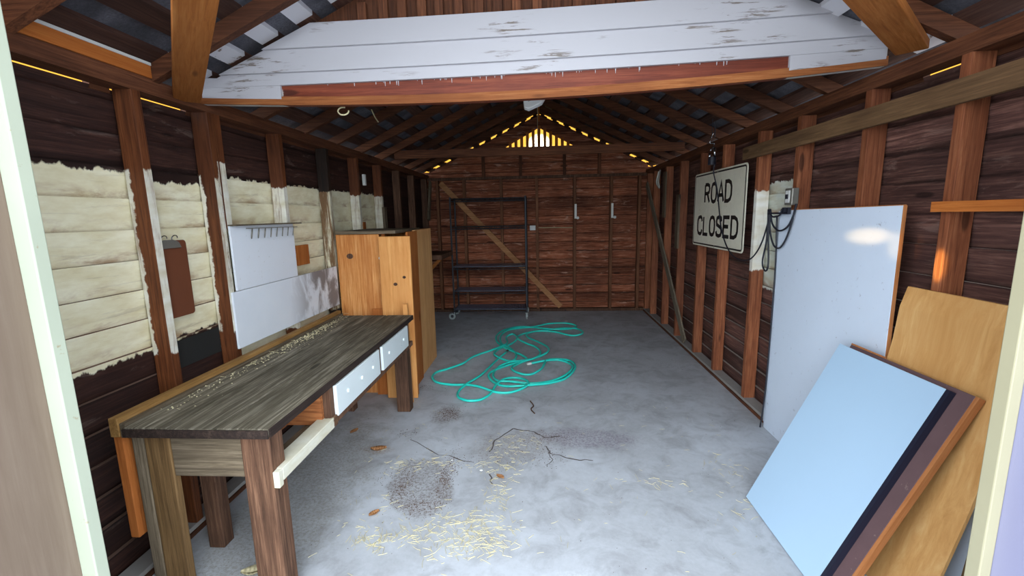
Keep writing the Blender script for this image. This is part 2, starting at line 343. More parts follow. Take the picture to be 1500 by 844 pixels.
# ------------------------------------------------------------------ mesh helpers
class MB:
    def __init__(s): s.v = []; s.f = []; s.mi = []
    def quad(s, pts, m=0):
        b = len(s.v); s.v += [Vector(p) for p in pts]; s.f.append(tuple(range(b, b+len(pts)))); s.mi.append(m); return s
    def hexa(s, c, m=0):     # 8 corners: bottom 4 ccw, top 4 ccw
        b = len(s.v); s.v += [Vector(p) for p in c]
        for q in ((0, 3, 2, 1), (4, 5, 6, 7), (0, 1, 5, 4), (1, 2, 6, 5), (2, 3, 7, 6), (3, 0, 4, 7)):
            s.f.append(tuple(b+i for i in q)); s.mi.append(m)
        return s
    def box(s, x0, x1, y0, y1, z0, z1, m=0):
        return s.hexa([(x0, y0, z0), (x1, y0, z0), (x1, y1, z0), (x0, y1, z0), (x0, y0, z1), (x1, y0, z1), (x1, y1, z1), (x0, y1, z1)], m)
    def bar(s, a, b, w, h, upv=(0, 0, 1), m=0):   # beam from a to b, width w sideways, height h along upv
        a, b = Vector(a), Vector(b); d = (b-a).normalized(); u = Vector(upv); sd_ = d.cross(u).normalized(); u = sd_.cross(d).normalized()
        c = []
        for p in (a, b):
            for i, j in ((-1, -1), (1, -1), (1, 1), (-1, 1)): c.append(p+sd_*w/2*i+u*h/2*j)
        return s.hexa(c, m)
    def prism(s, poly, ax, t0, t1, m=0):     # polygon extruded along axis ax
        n_ = len(poly); b = len(s.v)
        for t in (t0, t1):
            for p in poly:
                q = list(p); q.insert(ax, t); s.v.append(Vector(q))
        s.f.append(tuple(range(b, b+n_))); s.f.append(tuple(range(b+2*n_-1, b+n_-1, -1))); s.mi += [m, m]
        for i in range(n_):
            j = (i+1) % n_; s.f.append((b+i, b+n_+i, b+n_+j, b+j)); s.mi.append(m)
        return s
    def tube(s, pts, r, seg=8, m=0, closed=False, cap=True):
        pts = [Vector(p) for p in pts]; n_ = len(pts); b = len(s.v)
        t = (pts[1]-pts[0]).normalized(); ref = Vector((0, 0, 1)) if abs(t.z) < .9 else Vector((1, 0, 0))
        for i, p in enumerate(pts):
            t = (pts[min(i+1, n_-1)]-pts[max(i-1, 0)]).normalized()
            ref = (ref-t*ref.dot(t)).normalized(); bi = t.cross(ref)
            for k in range(seg):
                a = 2*math.pi*k/seg; s.v.append(p+(ref*math.cos(a)+bi*math.sin(a))*r)
        for i in range(n_-1):
            for k in range(seg):
                k2 = (k+1) % seg; s.f.append((b+i*seg+k, b+i*seg+k2, b+(i+1)*seg+k2, b+(i+1)*seg+k)); s.mi.append(m)
        if cap:
            s.f.append(tuple(b+k for k in range(seg-1, -1, -1))); s.f.append(tuple(b+(n_-1)*seg+k for k in range(seg))); s.mi += [m, m]
        return s
    def cyl(s, c, ax, r, h, seg=20, m=0):
        a = Vector((0, 0, 0)); a[ax] = h/2; return s.tube([Vector(c)-a, Vector(c)+a], r, seg, m)
    def build(s, name, mats, parent=None, smooth=False, bevel=0.):
        off = parent.matrix_world.translation if parent else Vector((0, 0, 0))
        if parent and parent.get('_o'): off = Vector(parent['_o'])
        me = bpy.data.meshes.new(name)
        me.from_pydata([tuple(v-off) for v in s.v], [], s.f); me.update()
        if not isinstance(mats, (list, tuple)): mats = [mats]
        for mt in mats: me.materials.append(mt)
        me.polygons.foreach_set('material_index', s.mi)
        bm = bmesh.new(); bm.from_mesh(me); bmesh.ops.recalc_face_normals(bm, faces=bm.faces); bm.to_mesh(me); bm.free()
        if smooth: me.polygons.foreach_set('use_smooth', [True]*len(me.polygons))
        o = bpy.data.objects.new(name, me); C.objects.link(o)
        if parent: o.parent = parent
        if bevel:
            b = o.modifiers.new('bevel', 'BEVEL'); b.width = bevel; b.segments = 2; b.limit_method = 'ANGLE'
        return o
ORG = {}
def thing(name, loc, label, cat, group=None):
    o = bpy.data.objects.new(name, None); C.objects.link(o); o.location = loc
    o.matrix_world = Matrix.Translation(loc)
    return tag(o, label, cat, group)
def tag(o, label, cat, group=None, kind=None):
    o['label'] = label
    if cat: o['category'] = cat
    if group: o['group'] = group
    if kind: o['kind'] = kind
    return o
def struct(o, label=None, cat=None):
    o['kind'] = 'structure'
    if label: o['label'] = label
    if cat: o['category'] = cat
    return o
def part_in(root, mb, name, mat, **k):          # part of a thing whose base is at root.location (world-built vertices)
    for i in range(len(mb.v)): mb.v[i] = mb.v[i]-root.location
    me_root = root
    o = MB.build(mb, name, mat, None, **k); o.parent = me_root; return o
def one(mb, name, mat, base, label, cat, group=None, **k):   # a thing that is one mesh; origin at base
    b = Vector(base)
    for i in range(len(mb.v)): mb.v[i] = mb.v[i]-b
    o = mb.build(name, mat, None, **k); o.location = b; return tag(o, label, cat, group)
def sp_curve(pts, n=8):                          # Catmull-Rom
    P = [Vector(p) for p in pts]; P = [P[0]*2-P[1]]+P+[P[-1]*2-P[-2]]; out = []
    for i in range(1, len(P)-2):
        for k in range(n):
            t = k/n; a, b, c, d = P[i-1], P[i], P[i+1], P[i+2]
            out.append(.5*((2*b)+(c-a)*t+(2*a-5*b+4*c-d)*t*t+(3*b-a-3*c+d)*t**3))
    out.append(P[-2]); return out

# ------------------------------------------------------------------ floor and ground outside
fl = MB()
NX, NY = 1, 1
fl.quad([(-8, -9, 0), (8, -9, 0), (8, 9, 0), (-8, 9, 0)])
floor = struct(fl.build('floor', M['concrete']), 'grey stained concrete slab floor of the garage', 'floor')
def crack(pts, wd):
    mb = MB(); P = [Vector((x, y, .0012)) for x, y in pts]
    Q = []
    for i in range(len(P)-1):
        for k in range(4):
            p = P[i].lerp(P[i+1], k/4); Q.append(p+Vector((random.uniform(-.012, .012), random.uniform(-.012, .012), 0)))
    Q.append(P[-1])
    for i in range(len(Q)-1):
        d = (Q[i+1]-Q[i]).normalized(); s_ = Vector((-d.y, d.x, 0)); wa = wd*random.uniform(.4, 1); 
        if i == 0: pw = wa
        mb.quad([Q[i]-s_*pw, Q[i]+s_*pw, Q[i+1]+s_*wa, Q[i+1]-s_*wa]); pw = wa
    return mb.build('crack', M['crack'], floor)
crack([(-.36, 2.80), (-.33, 2.95), (-.22, 3.12), (-.08, 3.10), (.02, 3.0), (.13, 3.02)], .007)
crack([(.02, 2.88), (.05, 2.78), (.18, 2.72), (.33, 2.70)], .006)
crack([(-.33, 2.52), (-.30, 2.42)], .006)
crack([(.02, 2.88), (.06, 2.70), (.03, 2.62)], .005)
crack([(-.95, 2.95), (-.70, 2.75), (-.45, 2.66)], .005)

# ------------------------------------------------------------------ siding walls
EXPO = .1425
def siding_mb(axis, inner, sign, a0, a1, z0, z1, topfn=None):
    """lapped boards seen from behind: axis 0 -> wall runs along x at y=inner; axis 1 -> runs along y at x=inner; sign = outward direction"""
    mb = MB(); z = z0; k = 0
    NS = max(1, int((a1-a0)/.6)); R_ = random.Random(3)
    while z < z1-1e-4:
        zt = min(z+EXPO, z1); o0 = inner+sign*.027; o1 = inner+sign*.004; ob = inner+sign*.034
        js = [(zt+(R_.uniform(-.002, .002) if zt < z1 else 0)) for _ in range(NS+1)]
        for i in range(NS):
            p, q = a0+(a1-a0)*i/NS, a0+(a1-a0)*(i+1)/NS
            lo0, lo1 = (js_prev[i], js_prev[i+1]) if k else (z0, z0)
            def P(a, o, zz): return (a, o, zz) if axis == 0 else (o, a, zz)
            mb.quad([P(p, o0, lo0), P(q, o0, lo1), P(q, o1, js[i+1]), P(p, o1, js[i])], 0)
            mb.quad([P(p, o1, js[i]), P(q, o1, js[i+1]), P(q, o0, js[i+1]-.001), P(p, o0, js[i]-.001)], 1)
        js_prev = js; z = zt; k += 1
    def P(a, o, zz): return (a, o, zz) if axis == 0 else (o, a, zz)
    mb.quad([P(a0, inner+sign*.034, z0), P(a1, inner+sign*.034, z0), P(a1, inner+sign*.034, z1), P(a0, inner+sign*.034, z1)], 0)
    for a in (a0, a1): mb.quad([P(a, inner+sign*.004, z0), P(a, inner+sign*.034, z0), P(a, inner+sign*.034, z1), P(a, inner+sign*.004, z1)], 0)
    return mb
WT = 2.186
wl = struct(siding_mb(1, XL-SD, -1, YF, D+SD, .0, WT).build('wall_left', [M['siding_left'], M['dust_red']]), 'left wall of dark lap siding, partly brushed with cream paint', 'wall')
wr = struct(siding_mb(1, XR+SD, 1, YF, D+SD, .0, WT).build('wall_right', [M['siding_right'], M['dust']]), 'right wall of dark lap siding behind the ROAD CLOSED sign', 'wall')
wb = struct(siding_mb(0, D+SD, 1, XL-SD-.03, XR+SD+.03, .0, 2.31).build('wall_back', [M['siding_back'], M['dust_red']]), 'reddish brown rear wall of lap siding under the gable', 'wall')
def gpoly(pts, y0, y1, name, mat, parent):
    mb = MB(); mb.prism(pts, 1, y0, y1); return mb.build(name, mat, parent)
# gable over the rear wall, with the vent opening left free and a thin gap left under the roof boards
g = MB(); GX = 0.
VB, VH, VW = 2.66, 2.955, .56
def gz(x): return zroof(x)-.013
g.prism([(-1.80, 2.31), (1.72, 2.31), (1.72, gz(1.72)), ((RIDGE-.013-VB)/SLOPE, VB), (-(RIDGE-.013-VB)/SLOPE, VB), (-1.80, gz(1.80))], 1, D+SD+.01, D+SD+.034)
for s_ in (-1, 1):
    g.prism([(s_*VW, VB), (s_*(RIDGE-.013-VB)/SLOPE, VB), (0, RIDGE-.013), (0, VH)], 1, D+SD+.01, D+SD+.034)
g.build('gable_siding', M['siding_back'], wb)
vs = MB()
for i in range(-6, 7):
    x = i*.092; zt = VH-(VH-VB)*abs(x)/VW-.0
    if zt-VB < .02: continue
    vs.box(x-.024, x+.024, D+SD-.012, D+SD+.010, VB-.02, zt+.03)
v_ = vs.build('gable_vent', M['orange_z'], wb); v_['label'] = 'gable vent of upright slats glowing with daylight'
bl = MB()
for s_ in (-1, 1):
    x = .03
    while x < 1.72:
        ln = .10
        x0, x1 = s_*x, s_*(x+ln)
        bl.prism([(x0, gz(x0)-.02), (x1, gz(x1)-.02), (x1, zroof(x1)), (x0, zroof(x0))], 1, D+SD-.01, D+SD+.03); x += .185
bl.build('rake_block', M['old_x'], wb)
SM = {'l': M['stud_left'], 'r': M['stud_right']}
def stud(parent, side, y0, y1, z0=.045, z1=2.19, mat=None, x_in=None):
    mb = MB()
    if side == 'l': mb.box(XL-SD, XL, y0, y1, z0, z1)
    else: mb.box(XR, XR+SD, y0, y1, z0, z1)
    return mb.build('stud', mat or SM[side], parent, bevel=.002)
for (a, b) in ((1.30, 1.345), (1.975, 2.02), (2.425, 2.47), (3.095, 3.14), (3.785, 3.83), (4.42, 4.465), (5.075, 5.12), (5.755, 5.80), (6.42, 6.465), (7.155, 7.20)):
    stud(wl, 'l', a, b, mat=M['old_z'] if a < 1.5 else (M['leg_z'] if a > 5.5 else (M['stud_charred'] if 3.7 < a < 3.9 else None)))
mb = MB(); mb.box(XL-SD-.002, XL-SD+.004, 2.03, 2.42, .84, .985); mb.build('dark_patch', M['void_black'], wl)  # near-black patch laid over the siding low in this stud bay
mb = MB(); mb.box(XL-SD+.01, XL-.004, 2.485, 2.53, 1.55, 2.19); mb.build('stud', M['stud_left'], wl)
mb = MB(); mb.box(XL-.001, XL+.028, 5.06, 5.13, 1.05, 1.72); mb.build('stud_patch', M['weather_z'], wl)
for (a, b) in ((1.33, 1.375), (1.955, 2.0), (2.48, 2.525), (3.09, 3.135), (3.625, 3.67), (4.29, 4.335), (4.86, 4.905), (5.55, 5.595), (6.16, 6.205), (6.80, 6.845), (7.19, 7.235)):
    stud(wr, 'r', a, b)
for (y, z0, z1) in ((5.55, 1.15, 1.80), (6.16, 1.52, 2.12)):
    mb = MB(); mb.box(XR-.022, XR-.001, y-.03, y+.075, z0, z1); mb.build('stud_patch', M['weather_z'], wr)
for par, s_, x in ((wl, -1, XL), (wr, 1, XR)):
    a, b = sorted((x, x+s_*SD))
    mb = MB(); mb.box(a, b, YF+.05, D, 0, .045); mb.build('sole_plate', M['curb'], par)
    mb = MB(); a2, b2 = sorted((x-s_*.012, x)); mb.box(a2, b2, YF+.05, D-.02, 0, .022); mb.build('curb_edge', M['old_y'], par)
    mb = MB(); mb.box(a, b, YF+.05, D+SD, 2.19, 2.262); mb.build('top_plate', M['old_y'], par)
for par, x, a, b in ((wl, XL-SD-.034, 1.88, 1.97), (wl, XL-SD-.034, 2.40, D+SD), (wr, XR+SD+.004, 1.80, 1.98), (wr, XR+SD+.004, 2.30, D+SD)):
    mb = MB(); mb.box(x, x+.03, a, b, 2.17, 2.262); mb.build('frieze_block', M['old_y'], par)
# rear wall framing
for x in (-1.66, -1.22, -.62, -.045, .56, 1.14, 1.58):
    mb = MB(); mb.box(x-.022, x+.022, D, D+SD, .045, 2.17); mb.build('stud', M['rear_z'], wb, bevel=.002)
mb = MB(); mb.box(XL, XR, D, D+SD, 0, .045); mb.build('sole_plate', M['leg_z'], wb)
mb = MB(); mb.box(XL, XR, D-.004, D+SD, 2.17, 2.21); mb.build('header_plate', M['leg_z'], wb)
for x in (-.9, -.30, .40, .95):
    mb = MB(); mb.box(x-.022, x+.022, D+.02, D+SD, 2.21, min(zroof(x)-.1, 2.6)); mb.build('stud', M['old_z'], wb)
mb = MB(); mb.bar((-1.60, D-.012, 2.13), (.33, D-.012, .08), .022, .085, (0, 0, 1)); o = mb.build('diagonal_brace', M['brace_tan'], wb)
for x in (.575, 1.155):     # cream drips of paint on two rear studs
    mb = MB(); mb.box(x-.018, x+.016, D-.003, D, 1.52, 1.75); mb.build('paint_drip', M['flake'], wb)
mb = MB(); mb.box(.60, .63, D-.003, D+.0, 1.49, 1.54);
# outlet box with conduit on the rear wall
t = thing('outlet_box', (-.11, D+.04, 1.36), 'small white outlet box on the rear wall beside the centre stud', 'outlet')
mb = MB(); mb.box(-.165, -.07, D+.02, D+SD, 1.345, 1.42); part_in(t, mb, 'box', M['white_plastic'], bevel=.006)
mb = MB(); mb.box(-.15, -.085, D+.014, D+.021, 1.36, 1.405); part_in(t, mb, 'cover_plate', M['white_plastic'], bevel=.003)
mb = MB(); mb.tube([(-.07, D+.07, 1.385), (.53, D+.07, 1.375)], .006); part_in(t, mb, 'conduit', M['string'])
for x, nm in ((.61, 'small white knob on the rear wall by the stud right of centre'), (1.20, 'small white knob on the rear wall by the stud nearest the right corner')):
    mb = MB(); mb.cyl((x, D+.03, 1.53), 1, .022, .03); mb.cyl((x, D+.055, 1.53), 1, .012, .06); one(mb, 'insulator_knob', M['flake'], (x, D+.07, 1.53), nm, 'knob', 'ceramic knobs on the rear wall')

# ------------------------------------------------------------------ front opening
JL, JR = -1.273, 1.067
def front_wall(x0, x1, nm):
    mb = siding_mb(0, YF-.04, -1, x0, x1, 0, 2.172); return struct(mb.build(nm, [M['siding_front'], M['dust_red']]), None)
fwl = front_wall(XL-SD-.03, JL-.03, 'wall_front'); fwr = front_wall(JR+.03, XR+SD+.03, 'wall_front')
tag(fwl, 'narrow piece of front wall left of the opening', 'wall'); tag(fwr, 'narrow piece of front wall right of the opening', 'wall')
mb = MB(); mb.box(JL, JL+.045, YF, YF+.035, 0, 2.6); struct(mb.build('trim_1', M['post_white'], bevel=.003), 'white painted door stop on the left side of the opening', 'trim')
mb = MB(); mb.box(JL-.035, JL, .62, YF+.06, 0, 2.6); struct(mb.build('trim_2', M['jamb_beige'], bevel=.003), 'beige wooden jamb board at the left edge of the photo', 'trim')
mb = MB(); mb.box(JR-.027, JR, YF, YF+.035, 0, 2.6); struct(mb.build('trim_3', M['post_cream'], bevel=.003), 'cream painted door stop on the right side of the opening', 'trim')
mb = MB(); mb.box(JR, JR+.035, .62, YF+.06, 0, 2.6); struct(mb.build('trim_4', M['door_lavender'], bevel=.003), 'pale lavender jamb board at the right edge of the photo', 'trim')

# ------------------------------------------------------------------ roof
Y0R, Y1R, EV = .95, 7.38, 1.93
mb = MB(); T = .022
for s_ in (-1, 1):
    mb.prism([(0, RIDGE+T), (s_*EV, zroof(EV)+T), (s_*EV, zroof(EV)+T+.02), (0, RIDGE+T+.02)], 1, Y0R, Y1R)
ceil = struct(mb.build('ceiling', M['shingle']), 'roof of dark shingles over spaced boards and rafters', 'ceiling')
sl = math.sqrt(1+SLOPE**2)
for s_ in (-1, 1):
    k = 0; x = .0
    while x < EV-.05:
        x1 = min(x+.09, EV)
        segs = [(Y0R, 2.12, M['sheath']), (2.12, 2.40, M['white_trim']), (2.40, Y1R, M['sheath'])] if x > .3 else [(Y0R, Y1R, M['sheath'])]
        if x > .3:
            for (ya, yb, mt) in segs:
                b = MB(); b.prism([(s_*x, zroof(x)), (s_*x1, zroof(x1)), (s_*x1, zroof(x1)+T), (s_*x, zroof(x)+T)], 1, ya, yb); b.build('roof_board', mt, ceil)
        else:
            b = MB(); b.prism([(s_*x, zroof(x)), (s_*x1, zroof(x1)), (s_*x1, zroof(x1)+T), (s_*x, zroof(x)+T)], 1, Y0R, Y1R); b.build('roof_board', M['sheath'], ceil)
        x += .192; k += 1
RY = [1.05, 1.52, 2.115, 2.95, 3.48, 4.02, 4.58, 5.14, 5.70, 6.26, 6.76]
for y in RY:
    for s_ in (-1, 1):
        b = MB(); h = .098
        b.prism([(s_*.012, RIDGE-.008), (s_*EV, zroof(EV)-.001), (s_*EV, zroof(EV)-.05), (s_*1.80, zroof(1.8)-h+.02), (s_*.012, RIDGE-h)], 1, y-.021, y+.021)
        b.build('rafter', M['old_x'], ceil)
b = MB(); b.box(-.012, .012, Y0R, Y1R-.05, RIDGE-.13, RIDGE-.004); b.build('ridge_board', M['fir_y'], ceil)

# old gable now inside: white lap boards over a red-brown beam
YG = 2.40
def sag(o, a=.0177, b=.021):
    """the old beam is not level: it hangs in the middle and rises to the right"""
    bm = bmesh.new(); bm.from_mesh(o.data)
    for k in range(-8, 9):
        bmesh.ops.bisect_plane(bm, geom=bm.verts[:]+bm.edges[:]+bm.faces[:], plane_co=(k*.21, 0, 0), plane_no=(1, 0, 0))
    for v in bm.verts: v.co.z += a*v.co.x+b*v.co.x**2
    bm.to_mesh(o.data); bm.free(); return o
mb = MB(); mb.box(XL+.001, XR-.001, YG+.005, YG+.045, 2.188, 2.318)
gb = struct(sag(mb.build('wall_gable', M['beam_paint'])), 'white lap-sided gable over a red-brown beam crossing the garage', 'wall')
mb = MB(); mb.box(XL+.002, XR-.002, YG-.008, YG+.004, 2.186, 2.228); sag(mb.build('beam_trim', M['beam_low'], gb))
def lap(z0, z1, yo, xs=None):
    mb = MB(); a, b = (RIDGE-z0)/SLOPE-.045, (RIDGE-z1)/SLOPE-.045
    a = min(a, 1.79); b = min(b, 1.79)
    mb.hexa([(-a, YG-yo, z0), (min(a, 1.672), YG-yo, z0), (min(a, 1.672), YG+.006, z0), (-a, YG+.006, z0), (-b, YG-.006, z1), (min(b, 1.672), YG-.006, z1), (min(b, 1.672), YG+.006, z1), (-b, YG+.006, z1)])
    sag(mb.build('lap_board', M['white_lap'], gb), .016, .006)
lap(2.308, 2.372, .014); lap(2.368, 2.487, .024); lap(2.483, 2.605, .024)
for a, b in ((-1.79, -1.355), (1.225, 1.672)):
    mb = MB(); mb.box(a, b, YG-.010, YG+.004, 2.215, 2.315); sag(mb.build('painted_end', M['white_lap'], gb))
R_ = random.Random(5); mb = MB()
for k in range(46):      # paint drips hanging from the bottom lap board
    x = R_.gauss(R_.choice((-.75, -.6, -.2, .1, .35, .75)), .14); ln = R_.uniform(.004, .026)
    if -1.3 < x < 1.2: mb.hexa([(x-.0006, YG+.001, 2.31-ln), (x+.0006, YG+.001, 2.31-ln), (x+.0006, YG+.006, 2.31-ln), (x-.0006, YG+.006, 2.31-ln), (x-.0022, YG, 2.311), (x+.0022, YG, 2.311), (x+.0022, YG+.006, 2.311), (x-.0022, YG+.006, 2.311)])
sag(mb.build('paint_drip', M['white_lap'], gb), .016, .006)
mb = MB(); mb.prism([(-1.20, 2.60), (1.20, 2.60), (0, RIDGE-.02)], 1, YG+.05, YG+.065); mb.build('gable_back', M['old_z'], gb)
for i in range(-9, 10):
    x = i*.1+R_.uniform(-.012, .012); zt = min(3.0, zroof(x)-.06); mb = MB()
    mb.box(x-.022, x+.022, YG+.02, YG+.05, 2.60, zt); mb.build('gable_slat', M['old_z'], gb)

# level corner braces and blocking at plate height
def brace(a, b, label):
    mb = MB(); mb.bar(a, b, .115, .040); mid = (Vector(a)+Vector(b))/2
    d = (Vector(b)-Vector(a)).normalized(); ang = math.atan2(d.y, d.x)
    R3 = Matrix.Rotation(-ang, 3, 'Z'); c0 = Vector(a)
    mb.v = [R3 @ (v-c0) for v in mb.v]
    o = mb.build('corner_brace', M['orange_x'], bevel=.003); o.location = c0; o.rotation_euler = (0, 0, ang)
    return tag(o, label, 'wooden brace', 'corner braces at the wall tops')
brace((-1.80, 2.29, 2.226), (-.72, 1.04, 2.292), 'orange-brown board slanting from the top of the left wall to the front')
brace((1.68, 2.25, 2.305), (.68, 1.24, 2.268), 'orange-brown board with a knot slanting from the top of the right wall to the front')
for (ya, yb, lb) in ((1.545, 2.09, 'orange board with a white upper edge on the left wall top beside the corner brace'), (1.075, 1.495, 'orange board with a white upper edge on the left wall top nearest the front')):
    t = thing('blocking_board', (XL, (ya+yb)/2, 2.262), lb, 'board', 'blocking boards on the left wall top')
    mb = MB(); mb.box(XL-.03, XL+.008, ya, yb, 2.263, 2.318); part_in(t, mb, 'face_board', M['orange_y'])
    mb = MB(); mb.box(XL-.03, XL+.012, ya, yb, 2.3185, 2.331); part_in(t, mb, 'white_strip', M['white_plastic'])
mb = MB(); mb.box(-1.66, 1.60, 5.165, 5.205, 2.262, 2.352); one(mb, 'tie_beam', M['old_x'], (0, 5.18, 2.262), 'dark wooden tie beam crossing just below the glowing gable vent', 'beam')
mb = MB(); mb.box(XR-.024, XR-.001, 1.30, 3.86, 2.0, 2.095); one(mb, 'wall_rail', M['rail_tan'], (XR, 2.6, 2.0), 'long tan board nailed level across the upper right studs', 'rail')
mb = MB(); mb.box(XR-.022, XR-.001, 1.33, 2.025, 1.575, 1.617); one(mb, 'wall_rail', M['orange_y'], (XR, 1.7, 1.575), 'short thin orange board nailed to the nearest right stud', 'rail')
mb = MB(); mb.bar((XR-.012, 7.20, 2.03), (XR-.012, 5.13, .10), .020, .10, (0, 1, 0)); one(mb, 'diagonal_board', M['brace_grey'], (XR, 5.13, .05), 'grey weathered board slanting down the far end of the right wall', 'board')
mb = MB(); mb.bar((XL+.05, 7.0, 1.55), (XL+.05, 7.22, 2.15), .03, .09, (0, 1, 0)); one(mb, 'knee_brace', M['weather_z'], (XL, 7.1, 1.5), 'short grey leaning board in the far left corner', 'board')

# ceiling bits
t = thing('flood_light', (-.03, 2.80, 2.56), 'white metal flood light hanging behind the front beam', 'light')
mb = MB(); mb.prism([(-.115, 2.54), (.055, 2.54), (.045, 2.31), (.02, 2.272), (-.06, 2.240), (-.09, 2.25)], 1, 2.86, 2.93); part_in(t, mb, 'housing', M['white_plastic'], bevel=.006)
mb = MB(); mb.prism([(-.085, 2.5), (.028, 2.5), (.02, 2.315), (-.065, 2.28)], 1, 2.853, 2.86); part_in(t, mb, 'lens', M['glass'])
mb = MB(); mb.box(-.035, -.015, 2.84, 2.90, 2.54, 3.05); part_in(t, mb, 'bracket', M['steel'])
mb = MB()
for k in range(4): mb.box(-.075+k*.026, -.070+k*.026, 2.846, 2.854, 2.29, 2.5)
part_in(t, mb, 'guard', M['chrome'])
mb = MB(); mb.tube(sp_curve([(-.02, 5.6, 3.05), (-.015, 5.6, 2.75), (-.02, 5.61, 2.45)], 6), .003); one(mb, 'hanging_string', M['string'], (-.02, 5.6, 3.04), 'pale string hanging from the ridge in front of the gable vent', 'string')
mb = MB(); mb.tube(sp_curve([(-1.17, 3.2, 2.35), (-1.15, 3.2, 2.30), (-1.12, 3.18, 2.26)], 6), .004); one(mb, 'rag_strip', M['string'], (-1.17, 3.2, 2.35), 'short tan strip dangling from a rafter behind the left end of the beam', 'strip')
mb = MB(); mb.tube([(-1.06+.03*math.cos(a*.4), 2.47, 2.176+.02*math.sin(a*.4)) for a in range(3, 17)], .004); one(mb, 'hook_ring', M['string'], (-1.06, 2.52, 2.165), 'small tan wire ring under the left part of the front beam', 'hook')
# wire hanging with hook by the right wall
t = thing('hanging_hook', (1.60, 4.32, 2.80), 'metal hook and shiny fittings on black cable hanging above the road sign', 'hook')
mb = MB(); mb.tube([(1.60, 4.32, 2.40), (1.602, 4.32, 2.26)], .005); mb.tube([(1.575, 4.32, 2.42), (1.578, 4.32, 2.26)], .003); part_in(t, mb, 'cable', M['black_rubber'])
mb = MB(); mb.tube(sp_curve([(1.585, 4.31, 2.30), (1.565, 4.31, 2.25), (1.56, 4.31, 2.21), (1.60, 4.31, 2.20), (1.565, 4.31, 2.14)], 6), .006); part_in(t, mb, 'hook', M['chrome'], smooth=True)
mb = MB(); mb.tube([(1.60, 4.31, 2.17), (1.61, 4.31, 2.08)], .014, 12); mb.tube([(1.56, 4.31, 2.12), (1.562, 4.31, 2.07)], .012, 12); part_in(t, mb, 'fitting', M['chrome'], smooth=True)
mb = MB(); mb.cyl((1.585, 4.31, 2.05), 2, .035, .07); part_in(t, mb, 'socket', M['black_rubber'], smooth=False)
mb = MB(); mb.tube(sp_curve([(1.64, 6.3, 2.16), (1.62, 6.3, 2.02), (1.635, 6.3, 1.92), (1.60, 6.32, 2.0), (1.62, 6.3, 2.14)], 6), .012); one(mb, 'wire_coil', M['steel'], (1.63, 6.3, 2.16), 'bunch of wire hanging near the far end of the right wall', 'wire')

# ------------------------------------------------------------------ workbench
BX0, BX1, BY0, BY1, BZ = -1.657, -1.06, 1.54, 3.52, .80
t = thing('workbench', (-1.38, 2.5, 0), 'weathered grey plank workbench with white drawers along the left wall', 'workbench')
ws = [(-1.657, -1.478), (-1.472, -1.279), (-1.273, -1.06)]
for a, b in ws:
    mb = MB(); mb.box(a, b, BY0+random.uniform(-.006, .006), BY1, BZ-.036, BZ); part_in(t, mb, 'plank', M['bench'], bevel=.004)
mb = MB(); mb.box(BX1-.0, BX1+.006, BY0+.002, BY1-.002, BZ-.036, BZ-.001); part_in(t, mb, 'front_edge', M['bench_dark'])
mb = MB(); mb.box(BX0+.004, BX1+.004, BY0-.012, BY0-.007, BZ-.036, BZ-.002); part_in(t, mb, 'end_edge', M['bench_dark'])
def leg(x0, x1, y0, y1, m, z1=BZ-.037, z0=0, sk=0.):
    mb = MB(); mb.hexa([(x0+sk, y0, z0), (x1+sk, y0, z0), (x1+sk, y1, z0), (x0+sk, y1, z0), (x0, y0, z1), (x1, y0, z1), (x1, y1, z1), (x0, y1, z1)])
    return part_in(t, mb, 'leg', m, bevel=.005)
leg(-1.20, -1.078, 1.565, 1.655, M['leg_z'], sk=.0)
leg(-1.605, -1.50, 1.565, 1.60, M['legtan_z']); leg(-1.655, -1.607, 1.562, 1.66, M['weather_z'])
leg(-1.20, -1.09, 3.40, 3.49, M['leg_z']); leg(-1.65, -1.57, 3.40, 3.48, M['leg_z']); leg(-1.655, -1.575, 1.86, 1.93, M['leg_z'])
mb = MB(); mb.box(-1.499, -1.201, 1.572, 1.60, .575, BZ-.038); part_in(t, mb, 'apron', M['weather_x'], bevel=.003)
mb = MB(); mb.box(-1.130, -1.052, 1.59, 2.085, .552, .605); mb.box(-1.077, -1.052, 1.56, 1.589, .535, .605); part_in(t, mb, 'drawer_rail', M['rail_white'], bevel=.003)
mb = MB(); mb.box(-1.20, -1.082, 1.64, 2.05, .545, .57); part_in(t, mb, 'drawer_runner', M['weather_y'])
mb = MB(); mb.box(-1.10, -1.060, 2.08, 3.48, .555, .593); part_in(t, mb, 'drawer_rail', M['leg_z'], bevel=.003)
for a, b in ((2.045, 2.085), (2.705, 2.76), (3.33, 3.40)):
    mb = MB(); mb.box(-1.30 if a < 2 else -1.11, -1.064, a, b, .57, BZ-.038); part_in(t, mb, 'divider', M['leg_z'] if a > 2 else M['fir_z'])
mb = MB(); mb.box(-1.30, -1.29, 1.72, 2.05, .57, BZ-.038); part_in(t, mb, 'drawer_bay', M['fir_y'])
mb = MB(); mb.box(-1.55, -1.10, 2.02, 2.04, .575, BZ-.038); part_in(t, mb, 'drawer_bay', M['fir_x'])
for a, b in ((2.088, 2.703), (2.762, 3.328)):
    mb = MB(); mb.box(-1.075, -1.048, a, b, .594, .758)
    d = part_in(t, mb, 'drawer', M['drawer_white'], bevel=.003)
    for yy in ([a+.13, a+.32, b-.12] if a < 2.5 else [a+.12, b-.12]):
        k = MB(); k.cyl((-1.044, yy, .68), 0, .011, .010, 12); 
        k.v = [v-t.location for v in k.v]
        o = k.build('drawer_knob', M['drawer_white'], None); o.parent = d
mb = MB(); mb.box(-1.722, -1.684, 1.545, 3.56, .755, .835); part_in(t, mb, 'back_rail', M['rail_ochre'], bevel=.003)
